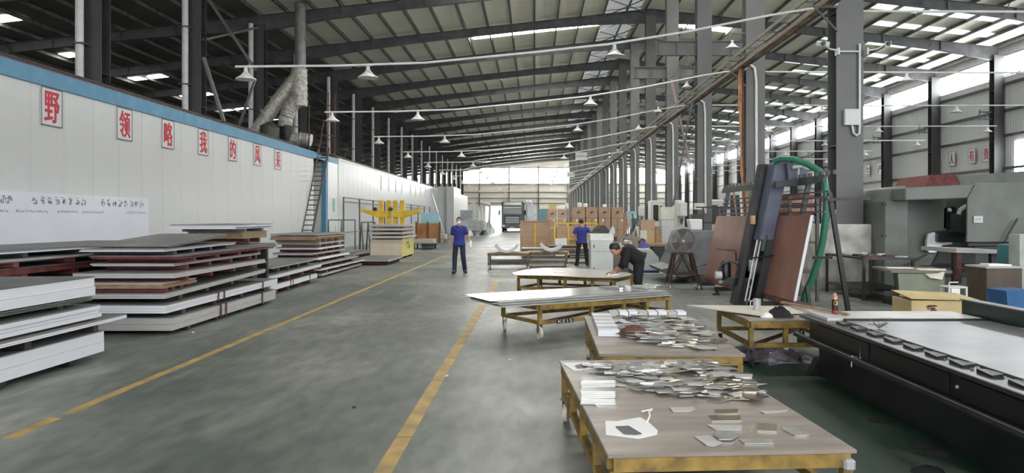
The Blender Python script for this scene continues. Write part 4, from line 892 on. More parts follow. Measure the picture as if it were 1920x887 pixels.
# ================================================================== MIDDLE DISTANCE: cabinets, trolleys with shells, crates, boxes, truck
def ext(px, Y1, Y2, name=None, m_=None, parent=None, bevel=0):
    A = [P(x, y, Y1) for x, y in px]; Bk = [Vector((a.x, Y2, a.z)) for a in A]
    o = (0,0,0) if parent is None else parent.location
    A = [a-Vector(o) for a in A]; Bk = [b_-Vector(o) for b_ in Bk]
    mb = MB().solid(A, Bk)
    return mb.build(name, m_, parent, bevel=bevel) if name else mb
cbt = thing('machine_cabinet', 'tall light grey machine cabinet with two doors between the two workers', 'cabinet', (1.62, 17.9, 0))
B(-.28, .26, -.25, .35, .05, 1.22).build('cabinet_body', GREYM, cbt, bevel=.01); B(-.27, .25, -.27, -.25, .05, .86).build('lower_door', GREYM, cbt, bevel=.004)
B(-.27, .25, -.27, -.25, .88, 1.12).build('upper_door', GREYM, cbt, bevel=.004); B(-.29, .27, -.27, .35, 1.13, 1.30).build('lid', mat('white_machine_lid', srgb(222,226,220), .4), cbt, bevel=.01)
for z in (1.0, .45): B(-.21, -.19, -.29, -.27, z-.04, z+.04).build('handle', BLACK, cbt)
MB().solid([(.16,-.25,1.3),(.3,-.25,1.3),(.3,-.25,1.42),(.24,-.25,1.5)], [(.16,-.2,1.3),(.3,-.2,1.3),(.3,-.2,1.42),(.24,-.2,1.5)]).build('side_flap', WHITE, cbt)
for x in (-.22, .2): B(x-.04, x+.04, -.2, .25, 0, .05).build('foot', DARK, cbt)
tp = heap('machine_motor', 'dark grey motor and hoses lying on top of the light cabinet', 'motor', (1.62, 18.0, 1.3), .28, .2, .17, DARK, 6, seed=11)
wm = thing('white_machine', 'low white machine with a sloping side and a dark blue base behind the stooping worker', 'machine', (3.35, 22.3, 0))
MB().solid([(-.45,-.3,.12),(.35,-.3,.12),(.35,-.3,.5),(.12,-.3,.75),(-.45,-.3,.75)], [(-.45,.5,.12),(.35,.5,.12),(.35,.5,.5),(.12,.5,.75),(-.45,.5,.75)]).build('machine_body', WHITE, wm, bevel=.01)
B(-.45, .36, -.31, .5, 0, .12).build('base', mat('dark_blue_paint', srgb(44, 52, 104), .5), wm); B(-.2, .7, -.5, -.38, .0, .05).build('floor_bar', GREYM, wm)
for s in (0, 1):
    x0 = (-1.53, -.22)[s]; Y0 = (24.0, 25.2)[s]; lb = ('left', 'right')[s]
    sc = trolley('shell_trolley', 'low brown trolley carrying a curved white shell, %s one of two' % lb, x0+.68, Y0+.5, 1.3, 1.0, .55-.02*s, 0, 2, top=mat('dull_board', srgb(150,136,118), .6, var=.15), frame=mat('faded_brown_paint', srgb(116, 98, 68), .6, var=.25, scale=5), wheel=.06)
    B(-.6, .6, -.45, .45, .22, .3).build('shelf_load', (GREEND, SHEETE)[s], sc)
    m = MB(); R0 = .45; cx = (-.05, .12)[s]; n = 16; zc = 1.0
    ring = [(cx+R0*math.sin(a), zc-R0*math.cos(a)) for a in [(-1.08+2.16*i/n) for i in range(n+1)]] + [(cx+(R0-.09)*math.sin(a), zc-(R0-.09)*math.cos(a)) for a in [(1.08-2.16*i/n) for i in range(n+1)]]
    ring = [(x, z+.005+R0-zc+(.55-.02*s)) for x, z in ring]
    for j in range(n):
        q = [ring[j], ring[j+1], ring[2*n-j], ring[2*n+1-j]]
        m.solid([(x, -.62, z) for x, z in q], [(x, .3, z) for x, z in q])
    m.v = [(x+x0+.68, y+Y0+.5, z) for x, y, z in m.v]
    o = m.build('curved_shell', WHITE); tag(o, 'curved white half shell lying on the %s brown trolley' % lb, 'shell')
tt_ = trolley('flat_trolley', 'long low trolley with a dark rimmed top behind the curved shells', .85, 28.2, 2.6, 1.0, .55, 0, 2, top=SHEETE, frame=mat('faded_brown_paint', (0,0,0)), wheel=.06)
B(-.3, .8, -.48, .48, .552, .64).build('dark_tray', DARK, tt_); 
for i in range(3): B(.5, 1.3, -.4, .4, .2+.1*i, .27+.1*i).build('shelf_board', SHEETE, tt_)
# plywood crate and yellow cages
cr1 = thing('plywood_crate', 'brown board crate strapped with a yellow post, left of the cage', 'crate', (-.66, 34, 0))
for i in range(2):
    for j in range(2): B(.01+i*.7, .69+i*.7, 0, .03, .12+j*.7, .8+j*.7).build('board', CARD, cr1)
B(0, 1.4, .03, 1.6, .1, 1.5).build('crate_body', CARD, cr1); B(-.02, 1.42, -.02, 1.62, 1.5, 1.56).build('lid', mat('reddish_lid', srgb(172, 134, 108), .7), cr1)
B(.66, .73, -.04, 0, 0, 1.45).build('post', YELB, cr1); 
for x in (.1, .65, 1.2): B(x, x+.1, 0, 1.6, 0, .1).build('runner', WOOD, cr1)
cg = thing('yellow_cage', 'yellow tubular cage around brown board boxes in front of the stacked cartons', 'cage', (.9, 33, 0))
for x in (0, .62, 1.25, 1.9):
    for y in (0, 1.2): B(x-.03, x+.03, y-.03, y+.03, .1, 1.45).build('post', YELB, cg)
for z in (.12, .75, 1.45):
    for y in (0, 1.2): MB().beam((-.03,y,z), (1.93,y,z), .05).build('rail', YELB, cg)
    for x in (0, 1.9): MB().beam((x,0,z), (x,1.2,z), .05).build('rail', YELB, cg)
for x in (0, 1.9):
    for y in (0, 1.2): caster(cg, x, y, .045, DARK)
for i in range(2): o = B(1.0+.92*i, 1.75+.92*i, 33.1, 34.1, .15, 1.3).build('board_box', CARD, bevel=.01); tag(o, 'brown board box inside the yellow cage, %s one' % ('left', 'right')[i], 'box')
o = ext([(1041, 448), (1063, 447), (1064, 480.9), (1041, 480.9)], 32.4, 32.7, 'white_carton', WPAPER); tag(o, 'white carton leaning in front of the yellow cage', 'box')
# cartons
def carton(x0, x1, y0, d, z0, z1, label, grp, mark=True, dot=False):
    c = thing('cardboard_box', label, 'box', (x0, y0, z0), group=grp); w_, h_ = x1-x0, z1-z0
    B(.004, w_-.004, 0, d, .002, h_-.004).build('carton', CARD, c, bevel=.008)
    B(w_/2-.03, w_/2+.03, -.003, d, h_-.003, h_+.001).build('tape', CARDL, c)
    if mark: MB().beam((w_/2-.07,-.004,h_*.42), (w_/2+.02,-.004,h_*.6), .05, .05).beam((w_/2+.0,-.004,h_*.42), (w_/2+.08,-.004,h_*.6), .03, .03).build('printed_mark', DARK, c)
    if dot: B(w_*.62, w_*.62+.08, -.006, 0, h_*.68, h_*.9).build('white_label', WPAPER, c)
cols = ((1072.5, 1097), (1098.5, 1120), (1122.5, 1145), (1146.5, 1169))
for i, (a, b_) in enumerate(cols):
    xa, xb = P(a, 400, 36).x, P(b_, 400, 36).x
    carton(xa, xb, 36, .7, 1.70, 2.22, 'large top carton, %s from the left in the high stack' % ORD[i], 'cartons in the high stack')
    for l, (z0, z1) in enumerate(((1.14, 1.695), (.58, 1.135), (.12, .575))):
        for h in range(2):
            carton(xa+(xb-xa)*h/2+.002, xa+(xb-xa)*(h+1)/2-.002, 36, .7, z0, z1, '%s half width carton in the %s layer below the large ones, stack %s' % (('left', 'right')[h], ('first', 'second', 'third')[l], 'one two three four'.split()[i]), 'cartons in the high stack', False, l == 0 and (i+h) % 2 == 0)
    o = B(xa, xb, 36, 36.7, 0, .115).build('pallet', WOOD); tag(o, 'timber pallet under the high carton stack, %s from the left' % ORD[i], 'pallet')
o = B(P(1169, 400, 36).x+.02, P(1177, 400, 36).x, 36.3, 37.2, .1, 1.95).build('tall_board', mat('reddish_lid', (0,0,0))); tag(o, 'reddish board standing at the right end of the carton stack', 'board')
for i, (a, b_) in enumerate(((1026, 1044.5), (1046, 1064))):
    xa, xb = P(a, 400, 42).x, P(b_, 400, 42).x
    for l in range(4): carton(xa, xb, 42, .6, .12+.52*l, .62+.52*l, 'carton in the far %s stack, %s from the floor' % (('left', 'right')[i], ORD[l]), 'cartons in the far stacks', l == 3, l == 2)
    o = B(xa, xb, 42, 42.6, 0, .115).build('pallet', WOOD); tag(o, 'timber pallet under the far carton stack, %s one' % ('left', 'right')[i], 'pallet')
o = B(P(1030, 400, 42).x, P(1044, 400, 42).x, 42.1, 42.6, 2.205, 2.5).build('greenish_carton', CARDL, bevel=.01); tag(o, 'small greenish carton on top of the far left carton stack', 'box')
for i, (px, h) in enumerate(((1050, .2), (1055, .24), (1060, .2), (1066, .34), (1087, .22), (1098, .18), (1134, .14))):
    Y = 42.2 if px < 1070 else 36.2; p = P(px, 400, Y); z = 2.205 if px < 1070 else 2.225
    if px == 1066: p.x -= .1
    o = B(p.x-.1, p.x+.1, Y, Y+.2, z, z+h).build('wrapped_parcel', WPAPER, bevel=.03); tag(o, '%s small white parcel from the left on the cartons' % ORD[i], 'parcel')
# things in the aisle beyond
tk = thing('truck', 'dark grey tarpaulin covered truck standing head on in the aisle', 'truck', (-2.75, 92, 0))
TR = mat('truck_grey_paint', srgb(92, 98, 98), .35, .2); TARP = mat('truck_tarp', srgb(86, 92, 88), .7, var=.2, scale=1)
W_ = 1.4
B(-W_, W_, 1.4, 12, .95, 3.85).build('tarp_body', TARP, tk, bevel=.12); B(-W_+.05, W_-.05, .0, 1.7, .55, 3.05).build('cab', TR, tk, bevel=.1)
MB().solid([(-W_+.1,.1,3.05),(W_-.1,.1,3.05),(W_-.3,.1,3.35),(-W_+.3,.1,3.35)], [(-W_+.1,1.4,3.05),(W_-.1,1.4,3.05),(W_-.3,1.4,3.75),(-W_+.3,1.4,3.75)]).build('wind_deflector', TR, tk)
B(-W_+.2, W_-.2, -.03, .02, 2.2, 2.9).build('windscreen', mat('dark_windscreen', (.03,.035,.04), .12, spec=.8), tk, bevel=.05)
B(-W_+.3, W_-.3, -.12, .1, 2.93, 3.12).build('sun_visor', GREYM, tk)
for i in range(4): B(-.85, .85, -.05, .02, 1.1+.22*i, 1.22+.22*i).build('grille_bar', GREYM, tk)
B(-.95, .95, -.02, .0, 1.0, 2.05).build('grille_recess', BLACK, tk); B(-W_+.05, W_-.05, -.15, .3, .45, .95).build('bumper', TR, tk, bevel=.05)
for s in (-1, 1):
    B(s*1.1-.2, s*1.1+.2, -.18, -.1, .65, .88).build('headlight', mat('headlamp_glass', (.7,.7,.7), .2), tk, bevel=.03); B(s*1.6-.1, s*1.6+.1, -.1, .1, 2.1, 2.7).build('wing_mirror', BLACK, tk, bevel=.03)
    MB().beam((s*1.3, .1, 2.6), (s*1.6, 0, 2.6), .05).build('mirror_arm', BLACK, tk)
    for y in (.9, 8.5, 9.8): MB().lathe([(0,-.15),(.35,-.16),(.5,-.14),(.5,.14),(.35,.16),(0,.15)], 18, (s*1.15, y, .5), 'X').build('wheel', BLACK, tk, smooth=True)
B(-.28, .28, -.17, -.15, .5, .62).build('number_plate', GREYM, tk)
TR2 = mat('white_sheeted_trailer', srgb(206, 212, 216), .5)
o = B(-1.15, -.25, 96, 101, .3, 4.0).build('wrapped_load', TR2, bevel=.1); tag(o, 'tall pale wrapped load standing behind the truck', 'load')
o = B(.3, 1.35, 70, 72, 0, 2.6).build('teal_cabinet', mat('teal_cabinet', srgb(110, 140, 150), .5), bevel=.03); tag(o, 'teal grey cabinet standing beyond the plywood crate', 'cabinet')
o = B(-.6, .2, 68, 69, 0, 2.9).build('tall_board', TR2); tag(o, 'pale tall board beside the teal cabinet', 'panel')
o = B(1.5, 2.6, 60, 61.4, 0, 2.6).build('pale_wrapped_box', WPAPER, bevel=.05); tag(o, 'white wrapped box standing behind the far cartons', 'box')
# clutter at the end of the partition: leaning white panels, boxes, heaps
for i, (px, sl) in enumerate(((885, .5), (890, .7), (895, .5), (899, .9), (903, .4))):
    b0 = P(px+3, 430, 80); b0.z = 0; o = MB().beam(b0, b0+Vector((-.35*sl, .6, 3.6-.2*i)), .18, .06).build('leaning_board', WHITE); tag(o, '%s white board from the left leaning beyond the booth' % ORD[i], 'panel', 'white panels leaning beyond the booth')
o = ext([(880, 413), (907, 413), (907, 433), (880, 433)], 72, 76, 'grey_crate', mat('pale_grey_box', srgb(176, 180, 180), .6), bevel=.05); o.location.z = .02; tag(o, 'large pale grey crate beyond the booth', 'crate')
o = ext([(863, 394), (887, 394), (887, 413.8), (863, 413.8)], 78.2, 78.6, 'grey_board', mat('bluish_grey_panel', srgb(168, 172, 182), .6)); tag(o, 'upright grey panel standing on the crates beyond the booth', 'panel')
o = ext([(858, 414), (900, 414), (900, 431), (858, 431)], 78, 80, 'pale_crate', GREYM); tag(o, 'pale crate carrying the upright grey panel', 'crate')
for i, (x, y, s, m_) in enumerate(((-6.4, 84, 1.5, SHEETE), (-5.4, 87.5, 1.0, GREYM), (-7.6, 91, 1.9, CARDL), (-5.2, 76.5, .6, SHEETD), (-6.3, 72, .5, WPAPER), (-5.4, 70, .35, SHEETE), (-7.3, 66, .4, WPAPER), (-4.9, 82, .5, GREYM))):
    heap('scrap_heap', '%s heap of pale scrap between booth and truck' % ORD[i], 'scrap heap', (x, y, 0), s*.7, s, s*.9, m_, 5, seed=30+i, lum=.6)
o = MB().tube([(-6.8, 93, 3.7), (-5.6, 93, 3.4)], .28, 10).tube([(-5.6, 93, 3.4), (-5.7, 93, 0)], .14, 8).build('grey_pipe', GREYM, smooth=True); tag(o, 'big bent grey pipe standing among the scrap beyond the booth', 'pipe')
pc = thing('pallet_trolley', 'small trolley with pale boards near the projecting booth', 'trolley', (-6.6, 50, 0))
B(-.6, .6, 0, 1.4, .25, .32).build('platform', WOOD, pc); B(-.55, .55, .05, 1.3, .32, .6).build('board_load', SHEETE, pc)
for x in (-.5, .5):
    for y in (.15, 1.2): caster(pc, x, y, .09, DARK)
pc.children[0]
# ================================================================== RIGHT OF THE AISLE, MIDDLE: fan, grey tank, cartons, machines
fn = thing('industrial_fan', 'round industrial floor fan on a brown angle iron stand', 'fan', (3.52, 17.6, 0))
FM = mat('fan_guard_grey', srgb(150, 148, 148), .45, .3)
for y in (-.11, .11): MB().tube([(.3*math.cos(2*PI*i/28), y, 1.13+.3*math.sin(2*PI*i/28)) for i in range(29)], .012, 6).build('guard_ring', FM, fn, smooth=True)
for y, n_ in ((-.12, 40), (.12, 24)):
    for r in (.1, .16, .22, .26): MB().tube([(r*math.cos(2*PI*i/24), y-.0, 1.13+r*math.sin(2*PI*i/24)) for i in range(25)], .0035, 4).build('guard_wire_ring', FM, fn, smooth=True)
    m = MB()
    for i in range(n_): a = 2*PI*i/n_; m.tube([(.05*math.cos(a), y*1.1, 1.13+.05*math.sin(a)), (.3*math.cos(a), y, 1.13+.3*math.sin(a))], .005, 4)
    tag(m.build('guard_spokes', FM, fn), kind='stuff')
MB().tube([(.3*math.cos(2*PI*i/28), 0, 1.13+.3*math.sin(2*PI*i/28)) for i in range(29)], .03, 8).build('fan_rim', FM, fn, smooth=True)
MB().lathe([(0,-.14),(.035,-.14),(.04,-.12),(0,-.12)], 14, (0,0,1.13), 'Y').build('badge', WHITE, fn); MB().lathe([(0,-.02),(.09,-.02),(.09,.14),(0,.16)], 14, (0,0,1.13), 'Y').build('motor', DARK, fn, smooth=True)
for i in range(3):
    a = 2*PI*i/3+.5; M_ = Matrix.Translation((0,-.04,1.13)) @ Matrix.Rotation(a, 4, 'Y')
    MB().solid([(.05,-.03,-.03),(.26,-.05,-.1),(.27,.03,.1),(.06,.03,.05)], [(.05,-.02,-.03),(.26,-.04,-.1),(.27,.04,.1),(.06,.04,.05)]).xf(M_).build('blade', mat('fan_blade_grey', srgb(96, 86, 86), .5), fn)
FS = mat('brown_stand_steel', srgb(72, 56, 48), .6, var=.2)
for sx in (-1, 1):
    for sy in (-1, 1): MB().beam((sx*.2, sy*.12, .84), (sx*.34, sy*.24, .14), .05).build('leg', FS, fn); caster(fn, sx*.34, sy*.24, .05, GREYM)
    MB().beam((sx*.31, -.21, .3), (sx*.31, .21, .3), .04).build('side_brace', FS, fn)
for y in (-.2, .2): MB().beam((-.31, y, .36), (.31, y, .36), .05).build('lower_bar', FS, fn); MB().beam((0, y*.7, .8), (.22, y, .38), .025).build('diagonal', FS, fn); MB().beam((0, y*.7, .8), (-.22, y, .38), .025).build('diagonal', FS, fn)
B(-.22, .22, -.14, .14, .82, .86).build('stand_plate', FS, fn)
tk2 = thing('grey_tank', 'dark grey sheet metal bin with a curved bottom behind the fan', 'bin', (0,0,0))
pts_ = [(1290,435),(1338,433),(1350,440),(1347,470),(1330,492),(1305,503),(1280,508),(1262,505),(1275,480)]
ext(pts_, 19.2, 21.5, 'bin_body', SHEETD, tk2); ext([(1240,505),(1265,500),(1300,507),(1335,495),(1345,500),(1325,512),(1280,520),(1245,512)], 18.9, 21, 'bent_sheet', SHEETD, tk2)
B(4.0, 5.2, 19.3, 20.9, 0, .12).build('runner', DARK, tk2)
o = ext([(1292,411),(1317,411),(1317,431),(1296,431)], 20, 20.4, 'white_canister', WPAPER, bevel=.02); tag(o, 'white plastic canister standing on the dark grey bin', 'canister')
o = ext([(1296,402),(1318,402),(1318,411),(1296,411)], 20.1, 20.4, 'black_lid_box', BLACK); tag(o, 'black box on the white canister', 'box')
wc = thing('white_cabinet', 'tall white cabinet standing before the fourth aisle column', 'cabinet', (5.05, 28, 0))
B(-.25, .25, 0, .5, .02, 1.62).build('cabinet_body', WHITE, wc, bevel=.01); B(-.27, .23, -.02, .5, 1.62, 2.1).build('upper_box', mat('greenish_white', srgb(200, 206, 190), .5), wc, bevel=.01); B(-.22, .22, -.02, 0, .1, 1.55).build('door', WHITE, wc)
def cart(label, pts, Y1, Y2, m_, name='cardboard_box', cat='box'):
    o = ext(pts, Y1, Y2, name, m_); tag(o, label, cat); return o
cart('brown carton on the pallet heap left of the white cabinet', [(1202,412),(1228,412),(1228,431),(1202,431)], 26.55, 27.1, CARD)
cart('open pale carton below the brown one, left of the white cabinet', [(1203,431.2),(1231,431.2),(1231,456),(1203,456)], 26.5, 27.15, CARDL)
cart('narrow standing timber board before the white cabinet', [(1230,425),(1241,425),(1241,466),(1230,466)], 26.2, 26.4, WOOD, 'timber_board', 'board')
cart('grey panel standing beside the pale carton', [(1201,432),(1213,432),(1213,458),(1201,458)], 26.3, 26.35, GREYM, 'grey_board', 'board')
cart('light blue box beyond the end of the carton stack', [(1176,396),(1194,396),(1194,410),(1176,410)], 46, 46.5, mat('pale_cyan_box', srgb(170, 206, 212), .5))
b_ = cart('low timber bench with scrap under the cartons', [(1190,457),(1262,457),(1262,462),(1190,462)], 25.5, 27.2, WOOD, 'timber_bench', 'bench')
cart('green grey block under the timber bench', [(1225,462),(1247,462),(1247,500),(1225,500)], 25.6, 26.4, GREEND, 'support_block', 'block'); cart('white block under the left end of the timber bench', [(1192,462),(1210,462),(1210,500),(1192,500)], 25.6, 26.4, GREYM, 'support_block', 'block')
heap('covered_machine', 'rounded grey covered machine beyond the stooping worker', 'machine', (3.05, 23.8, 0), .85, .6, 1.12, mat('grey_brown_cover', srgb(120, 112, 106), .8, var=.15), 8, seed=21, lum=.08)
heap('blue_bag', 'violet blue bag on the clutter right of the covered machine', 'bag', (3.35, 22.75, .76), .17, .12, .2, mat('violet_blue_cloth', srgb(84, 84, 150), .8), 6, seed=22)
for i in range(12):
    rn = random.Random(50+i); p = Vector((rn.uniform(2.3, 3.4), rn.uniform(23.0, 23.3), .75+rn.uniform(0, .3)))
    o = MB().box((0,0,0), (rn.uniform(.08,.2), .1, rn.uniform(.05,.12)), (rn.uniform(-.5,.5), rn.uniform(-.5,.5), rn.uniform(0,3))).build('scrap_piece', rn.choice((GREYM, DARK, CARDL, RUST)), loc=p); tag(o, '%s small loose scrap piece lying against the covered machine' % ORD[i], 'scrap', 'scrap pieces on the covered machine')
for i in range(9):
    rn = random.Random(80+i); a = P(rn.uniform(1176, 1200), rn.uniform(395, 425), 31); a2 = a+Vector((rn.uniform(-.5, .5), rn.uniform(0, .6), 0)); a2.z = 0
    o = MB().beam(a2, a, .04).build('leaning_pipe', rn.choice((STEEL, GREYM, GREYM, RUST)), smooth=False); tag(o, '%s thin pipe leaning in the bundle right of the carton stack' % ORD[i], 'pipe', 'pipes leaning right of the cartons')
# machines deeper in the machine bay
def vmill(label, px, py, pw, ph, Y, m_, m2, style=0):
    s = Y/F; p = P(px, py, Y); w_, h_ = pw*s, (p.z-.05); t = thing('machine_tool', label, 'machine', (p.x, Y, 0))
    B(0, w_, 0, 1.6, 0, h_*.42).build('machine_base', m2, t, bevel=.03)
    if style == 0:
        B(w_*.3, w_*.75, .7, 1.5, h_*.42, h_).build('column', m_, t, bevel=.03); B(w_*.2, w_*.7, .0, .72, h_*.72, h_*.95).build('spindle_head', m_, t, bevel=.03)
        MB().lathe([(.02,0),(.06,.1),(.08,.25),(.0,.25)], 10, (w_*.42, .3, h_*.58)).build('spindle', STEELC, t); B(w_*.05, w_*.95, .1, 1.0, h_*.44, h_*.5).build('work_table', STEELC, t)
        B(w_*.82, w_*.98, -.1, .1, h_*.6, h_*.85).build('control_panel', m2, t, bevel=.01)
    else:
        B(0, w_, .1, 1.5, h_*.42, h_).build('enclosure', m_, t, bevel=.05); B(w_*.15, w_*.6, .07, .11, h_*.55, h_*.9).build('window', BLACK, t, bevel=.02)
        B(w_*.7, w_*.92, .02, .12, h_*.5, h_*.88).build('control_panel', DARK, t, bevel=.01)
    return t
WH2 = mat('cream_machine_paint', srgb(206, 208, 202), .45)
vmill('cream milling machine just right of the white cabinet', 1268, 372, 30, 80, 30, WH2, GREYM, 0)
vmill('white enclosed machine beyond the third aisle column', 1318, 372, 48, 60, 34, WHITE, WH2, 1)
vmill('white enclosed machine left of the fourth aisle column', 1222, 374, 22, 60, 44, WHITE, GREYM, 1)
vmill('small grey milling machine between the aisle columns, furthest of its row', 1196, 385, 20, 50, 52, GREYM, GREYM, 0)
vmill('white machine with a dark window behind the saw frame', 1362, 352, 56, 60, 38, WHITE, WH2, 1)
vmill('cream milling machine behind the saw frame', 1425, 352, 44, 80, 31, WH2, GREYM, 0)
vmill('white machine far behind the green hose', 1560, 352, 30, 80, 40, WHITE, GREYM, 1)
for i, (px, Y) in enumerate(((1302, 26),)):
    o = ext([(1303,381),(1321,381),(1321,393),(1303,393)], 25, 25.2, 'wall_control_box', mat('greenish_white', (0,0,0)), bevel=.01); tag(o, 'pale control box on the conduit at the third aisle column', 'electrical box')
rr = thing('tube_rail', 'dark tubular rail between the third column and the saw', 'railing', tuple(P(1318, 480, 21)[:2])+(0,))
for dx in (0, .45, .9): B(dx-.02, dx+.02, -.02, .02, 0, 1.98).build('post', DARK, rr)
for z in (1.55, 1.98): MB().beam((-.2, 0, z), (1.7, 0, z), .04).build('rail', DARK, rr)
# ================================================================== THE UPRIGHT PANEL SAW
sw = thing('panel_saw', 'upright panel saw with a leaning black and blue mast and brown boards behind it', 'machine', (0,0,0))
def SX(y, z, off=0): return 4.14+(17.8-y)*.0574+(z-.25)*.2+off
def sbar(y0, y1, z0, z1, o0, o1, name, m_, bevel=0):
    q = []
    for y in (y0, y1): q.append([(SX(y,z0,o0),y,z0),(SX(y,z0,o1),y,z0),(SX(y,z1,o1),y,z1),(SX(y,z1,o0),y,z1)])
    return MB().solid(q[0], q[1]).build(name, m_, sw, bevel=bevel)
BLG = mat('blue_grey_mast_paint', srgb(84, 90, 108), .45, var=.1)
sbar(14.35, 14.6, .0, 2.72, -.42, -.2, 'outer_mast', DARK); sbar(14.22, 14.32, .0, 2.70, -.46, -.36, 'guide_rail', BLACK)
sbar(13.85, 14.2, 1.25, 2.72, -.36, -.08, 'upper_mast', BLG, .02); sbar(13.9, 14.2, .0, 1.25, -.2, -.05, 'lower_mast', BLACK)
for o_ in (-.34, -.27): MB().tube([(SX(14.0,.1,o_),14.0,.1), (SX(14.0,1.3,o_),14.0,1.3)], .018, 8).build('chrome_rod', MIRD, sw, smooth=True)
MB().tube([(SX(13.9,1.05,-.24),13.9,1.05), (SX(13.9,1.35,-.24),13.9,1.35)], .06, 10).build('spindle_sleeve', mat('dark_green_steel', srgb(52, 70, 66), .5), sw, smooth=True)
MB().tube([(SX(13.8,.92,-.5),13.8,.92), (SX(13.8,.98,.05),13.8,.98)], .014, 6).build('clamp_lever', BLACK, sw)
B(SX(14.2,1.62,-.48), SX(14.2,1.62,-.4), 14.1, 14.2, 1.55, 1.72).build('orange_switch', mat('pale_orange_plastic', srgb(206, 160, 110), .5), sw, bevel=.01)
ext([(1476,306),(1500,305),(1530,345),(1480,350)], 13.7, 13.9, 'head_plate', BLG, sw); ext([(1455,340),(1528,330),(1532,343),(1455,352)], 13.5, 13.65, 'head_arm', DARK, sw)
MB().tube([P(1486,314,13.6), P(1506,312,13.6)], .03, 8).tube([P(1498,314,13.6), P(1496,340,13.6)], .015, 6).build('air_valve', GREYM, sw)
# back frame
sbar(12.5, 18.0, 2.28, 2.40, .02, .08, 'top_rail', GREEND)
for i in range(26): y = 12.2+.23*i; MB().box((SX(y,2.43,.05), y, 2.43), (.05, .05, .07)).build('roller', STEEL, sw)
for z in (1.76, 1.88, 2.0, 2.1): sbar(12.3, 17.9, z, z+.03, .06, .10, 'cross_bar', STEEL)
for y in (13.2, 14.9, 17.7): sbar(y, y+.08, .15, 2.3, .06, .14, 'upright', STEEL)
sbar(12.2, 18.0, .17, .25, -.08, .12, 'lower_ledge', RUST)
for y in (13.3, 14.7, 16.1, 17.4): B(SX(y,.2,-.3), SX(y,.2,.1), y, y+.07, .08, .17).build('foot_beam', BLACK, sw); B(SX(y,.2,-.34), SX(y,.2,-.2), y-.03, y+.1, 0, .03).build('foot_plate', BLACK, sw); B(SX(y,.2,-.28), SX(y,.2,-.22), y, y+.07, .03, .08).build('foot_stem', BLACK, sw)
for y in (12.5, 17.6):
    MB().beam((SX(y,2.2,.15), y, 2.1), (SX(y,2.2,.15)+.35, y+.05, .02), .07).build('rear_leg', BLACK, sw); MB().beam((SX(y,1.0,.12), y, 1.0), (SX(y,1.0,.12)+.35, y+.1, 1.0), .04).build('rear_tie', BLACK, sw)
MB().beam((SX(12.5,1.9,.1), 12.4, 1.98), (SX(12.5,1.9,.1)+.75, 12.4, 2.0), .05).build('side_arm', DARK, sw)
MB().beam(P(1513, 535, 12.9), P(1518, 575, 12.9), .06).build('rear_leg', mat('dark_green_steel', (0,0,0)), sw)
# motor head
MB().lathe([(0,-.2),(.09,-.2),(.1,-.17),(.1,.15),(.06,.2),(0,.2)], 14, tuple(P(1361, 508, 14.6))).build('saw_motor', BLACK, sw, smooth=True)
cpt = P(1368, 510, 14.5); MB().tube([(cpt.x+.22*math.cos(a), 14.5, cpt.z+.2*math.sin(a)) for a in [PI*2*i/20 for i in range(15)]], .012, 6).build('bent_hose', BLACK, sw, smooth=True)
ext([(1366,520),(1412,524),(1412,536),(1352,532)], 14.4, 14.7, 'saw_carriage', BLACK, sw); ext([(1392,485),(1404,482),(1408,520),(1392,522)], 14.35, 14.5, 'head_bracket', STEEL, sw)
ext([(1405,488),(1417,487),(1420,508),(1407,510)], 14.2, 14.35, 'white_control_box', GREYM, sw, .01); ext([(1345,466),(1380,468),(1380,472),(1345,469)], 14.5, 14.55, 'pointer_arm', BLACK, sw)
MB().tube([P(1380, 472, 14.5), P(1381, 490, 14.5)], .02, 6).build('arm_post', BLACK, sw)
MB().lathe([(.02,-.06),(.075,-.06),(.075,.06),(.02,.06)], 14, tuple(P(1347, 516, 14.4)), 'X').build('white_roll', WHITE, sw, smooth=True)
MB().tube([P(1418, 515, 14.1), P(1422, 535, 14.1), P(1405, 542, 14.1), P(1398, 530, 14.2)], .012, 6).build('saw_cable', BLACK, sw, smooth=True)
ho = MB().tube([P(x, y, Y) for x, y, Y in ((1452,302,13.8),(1464,297,13.7),(1490,299,13.5),(1515,308,13.3),(1535,320,13.1),(1545,335,13.0),(1549,360,12.95),(1549,400,12.95),(1543,450,13.0),(1534,490,13.1),(1522,525,13.2),(1510,550,13.3),(1504,590,13.3))], .06, 12).build('dust_hose', CRANE, smooth=True); tag(ho, 'thick green dust hose arching over the panel saw', 'hose')
for i, (y0, y1, lb) in enumerate(((15.0, 17.8, 'large glossy brown board standing left of the saw mast'), (12.55, 13.95, 'brown board with a white edge standing right of the saw mast'))):
    q = []
    for y in (y0, y1): q.append([(SX(y,.26,-.05),y,.26),(SX(y,.26,-.005),y,.26),(SX(y,1.72,-.005),y,1.72),(SX(y,1.72,-.05),y,1.72)])
    t = thing('brown_board', lb, 'board'); MB().solid(q[0], q[1]).build('board_body', BROWNP, t)
    y = y0-.012; q = [[(SX(y_,.26,-.05),y_,.26),(SX(y_,.26,-.0),y_,.26),(SX(y_,1.72,-.0),y_,1.72),(SX(y_,1.72,-.05),y_,1.72)] for y_ in (y, y0-.001)]
    MB().solid(q[0], q[1]).build('white_edge', SHEETW, t)
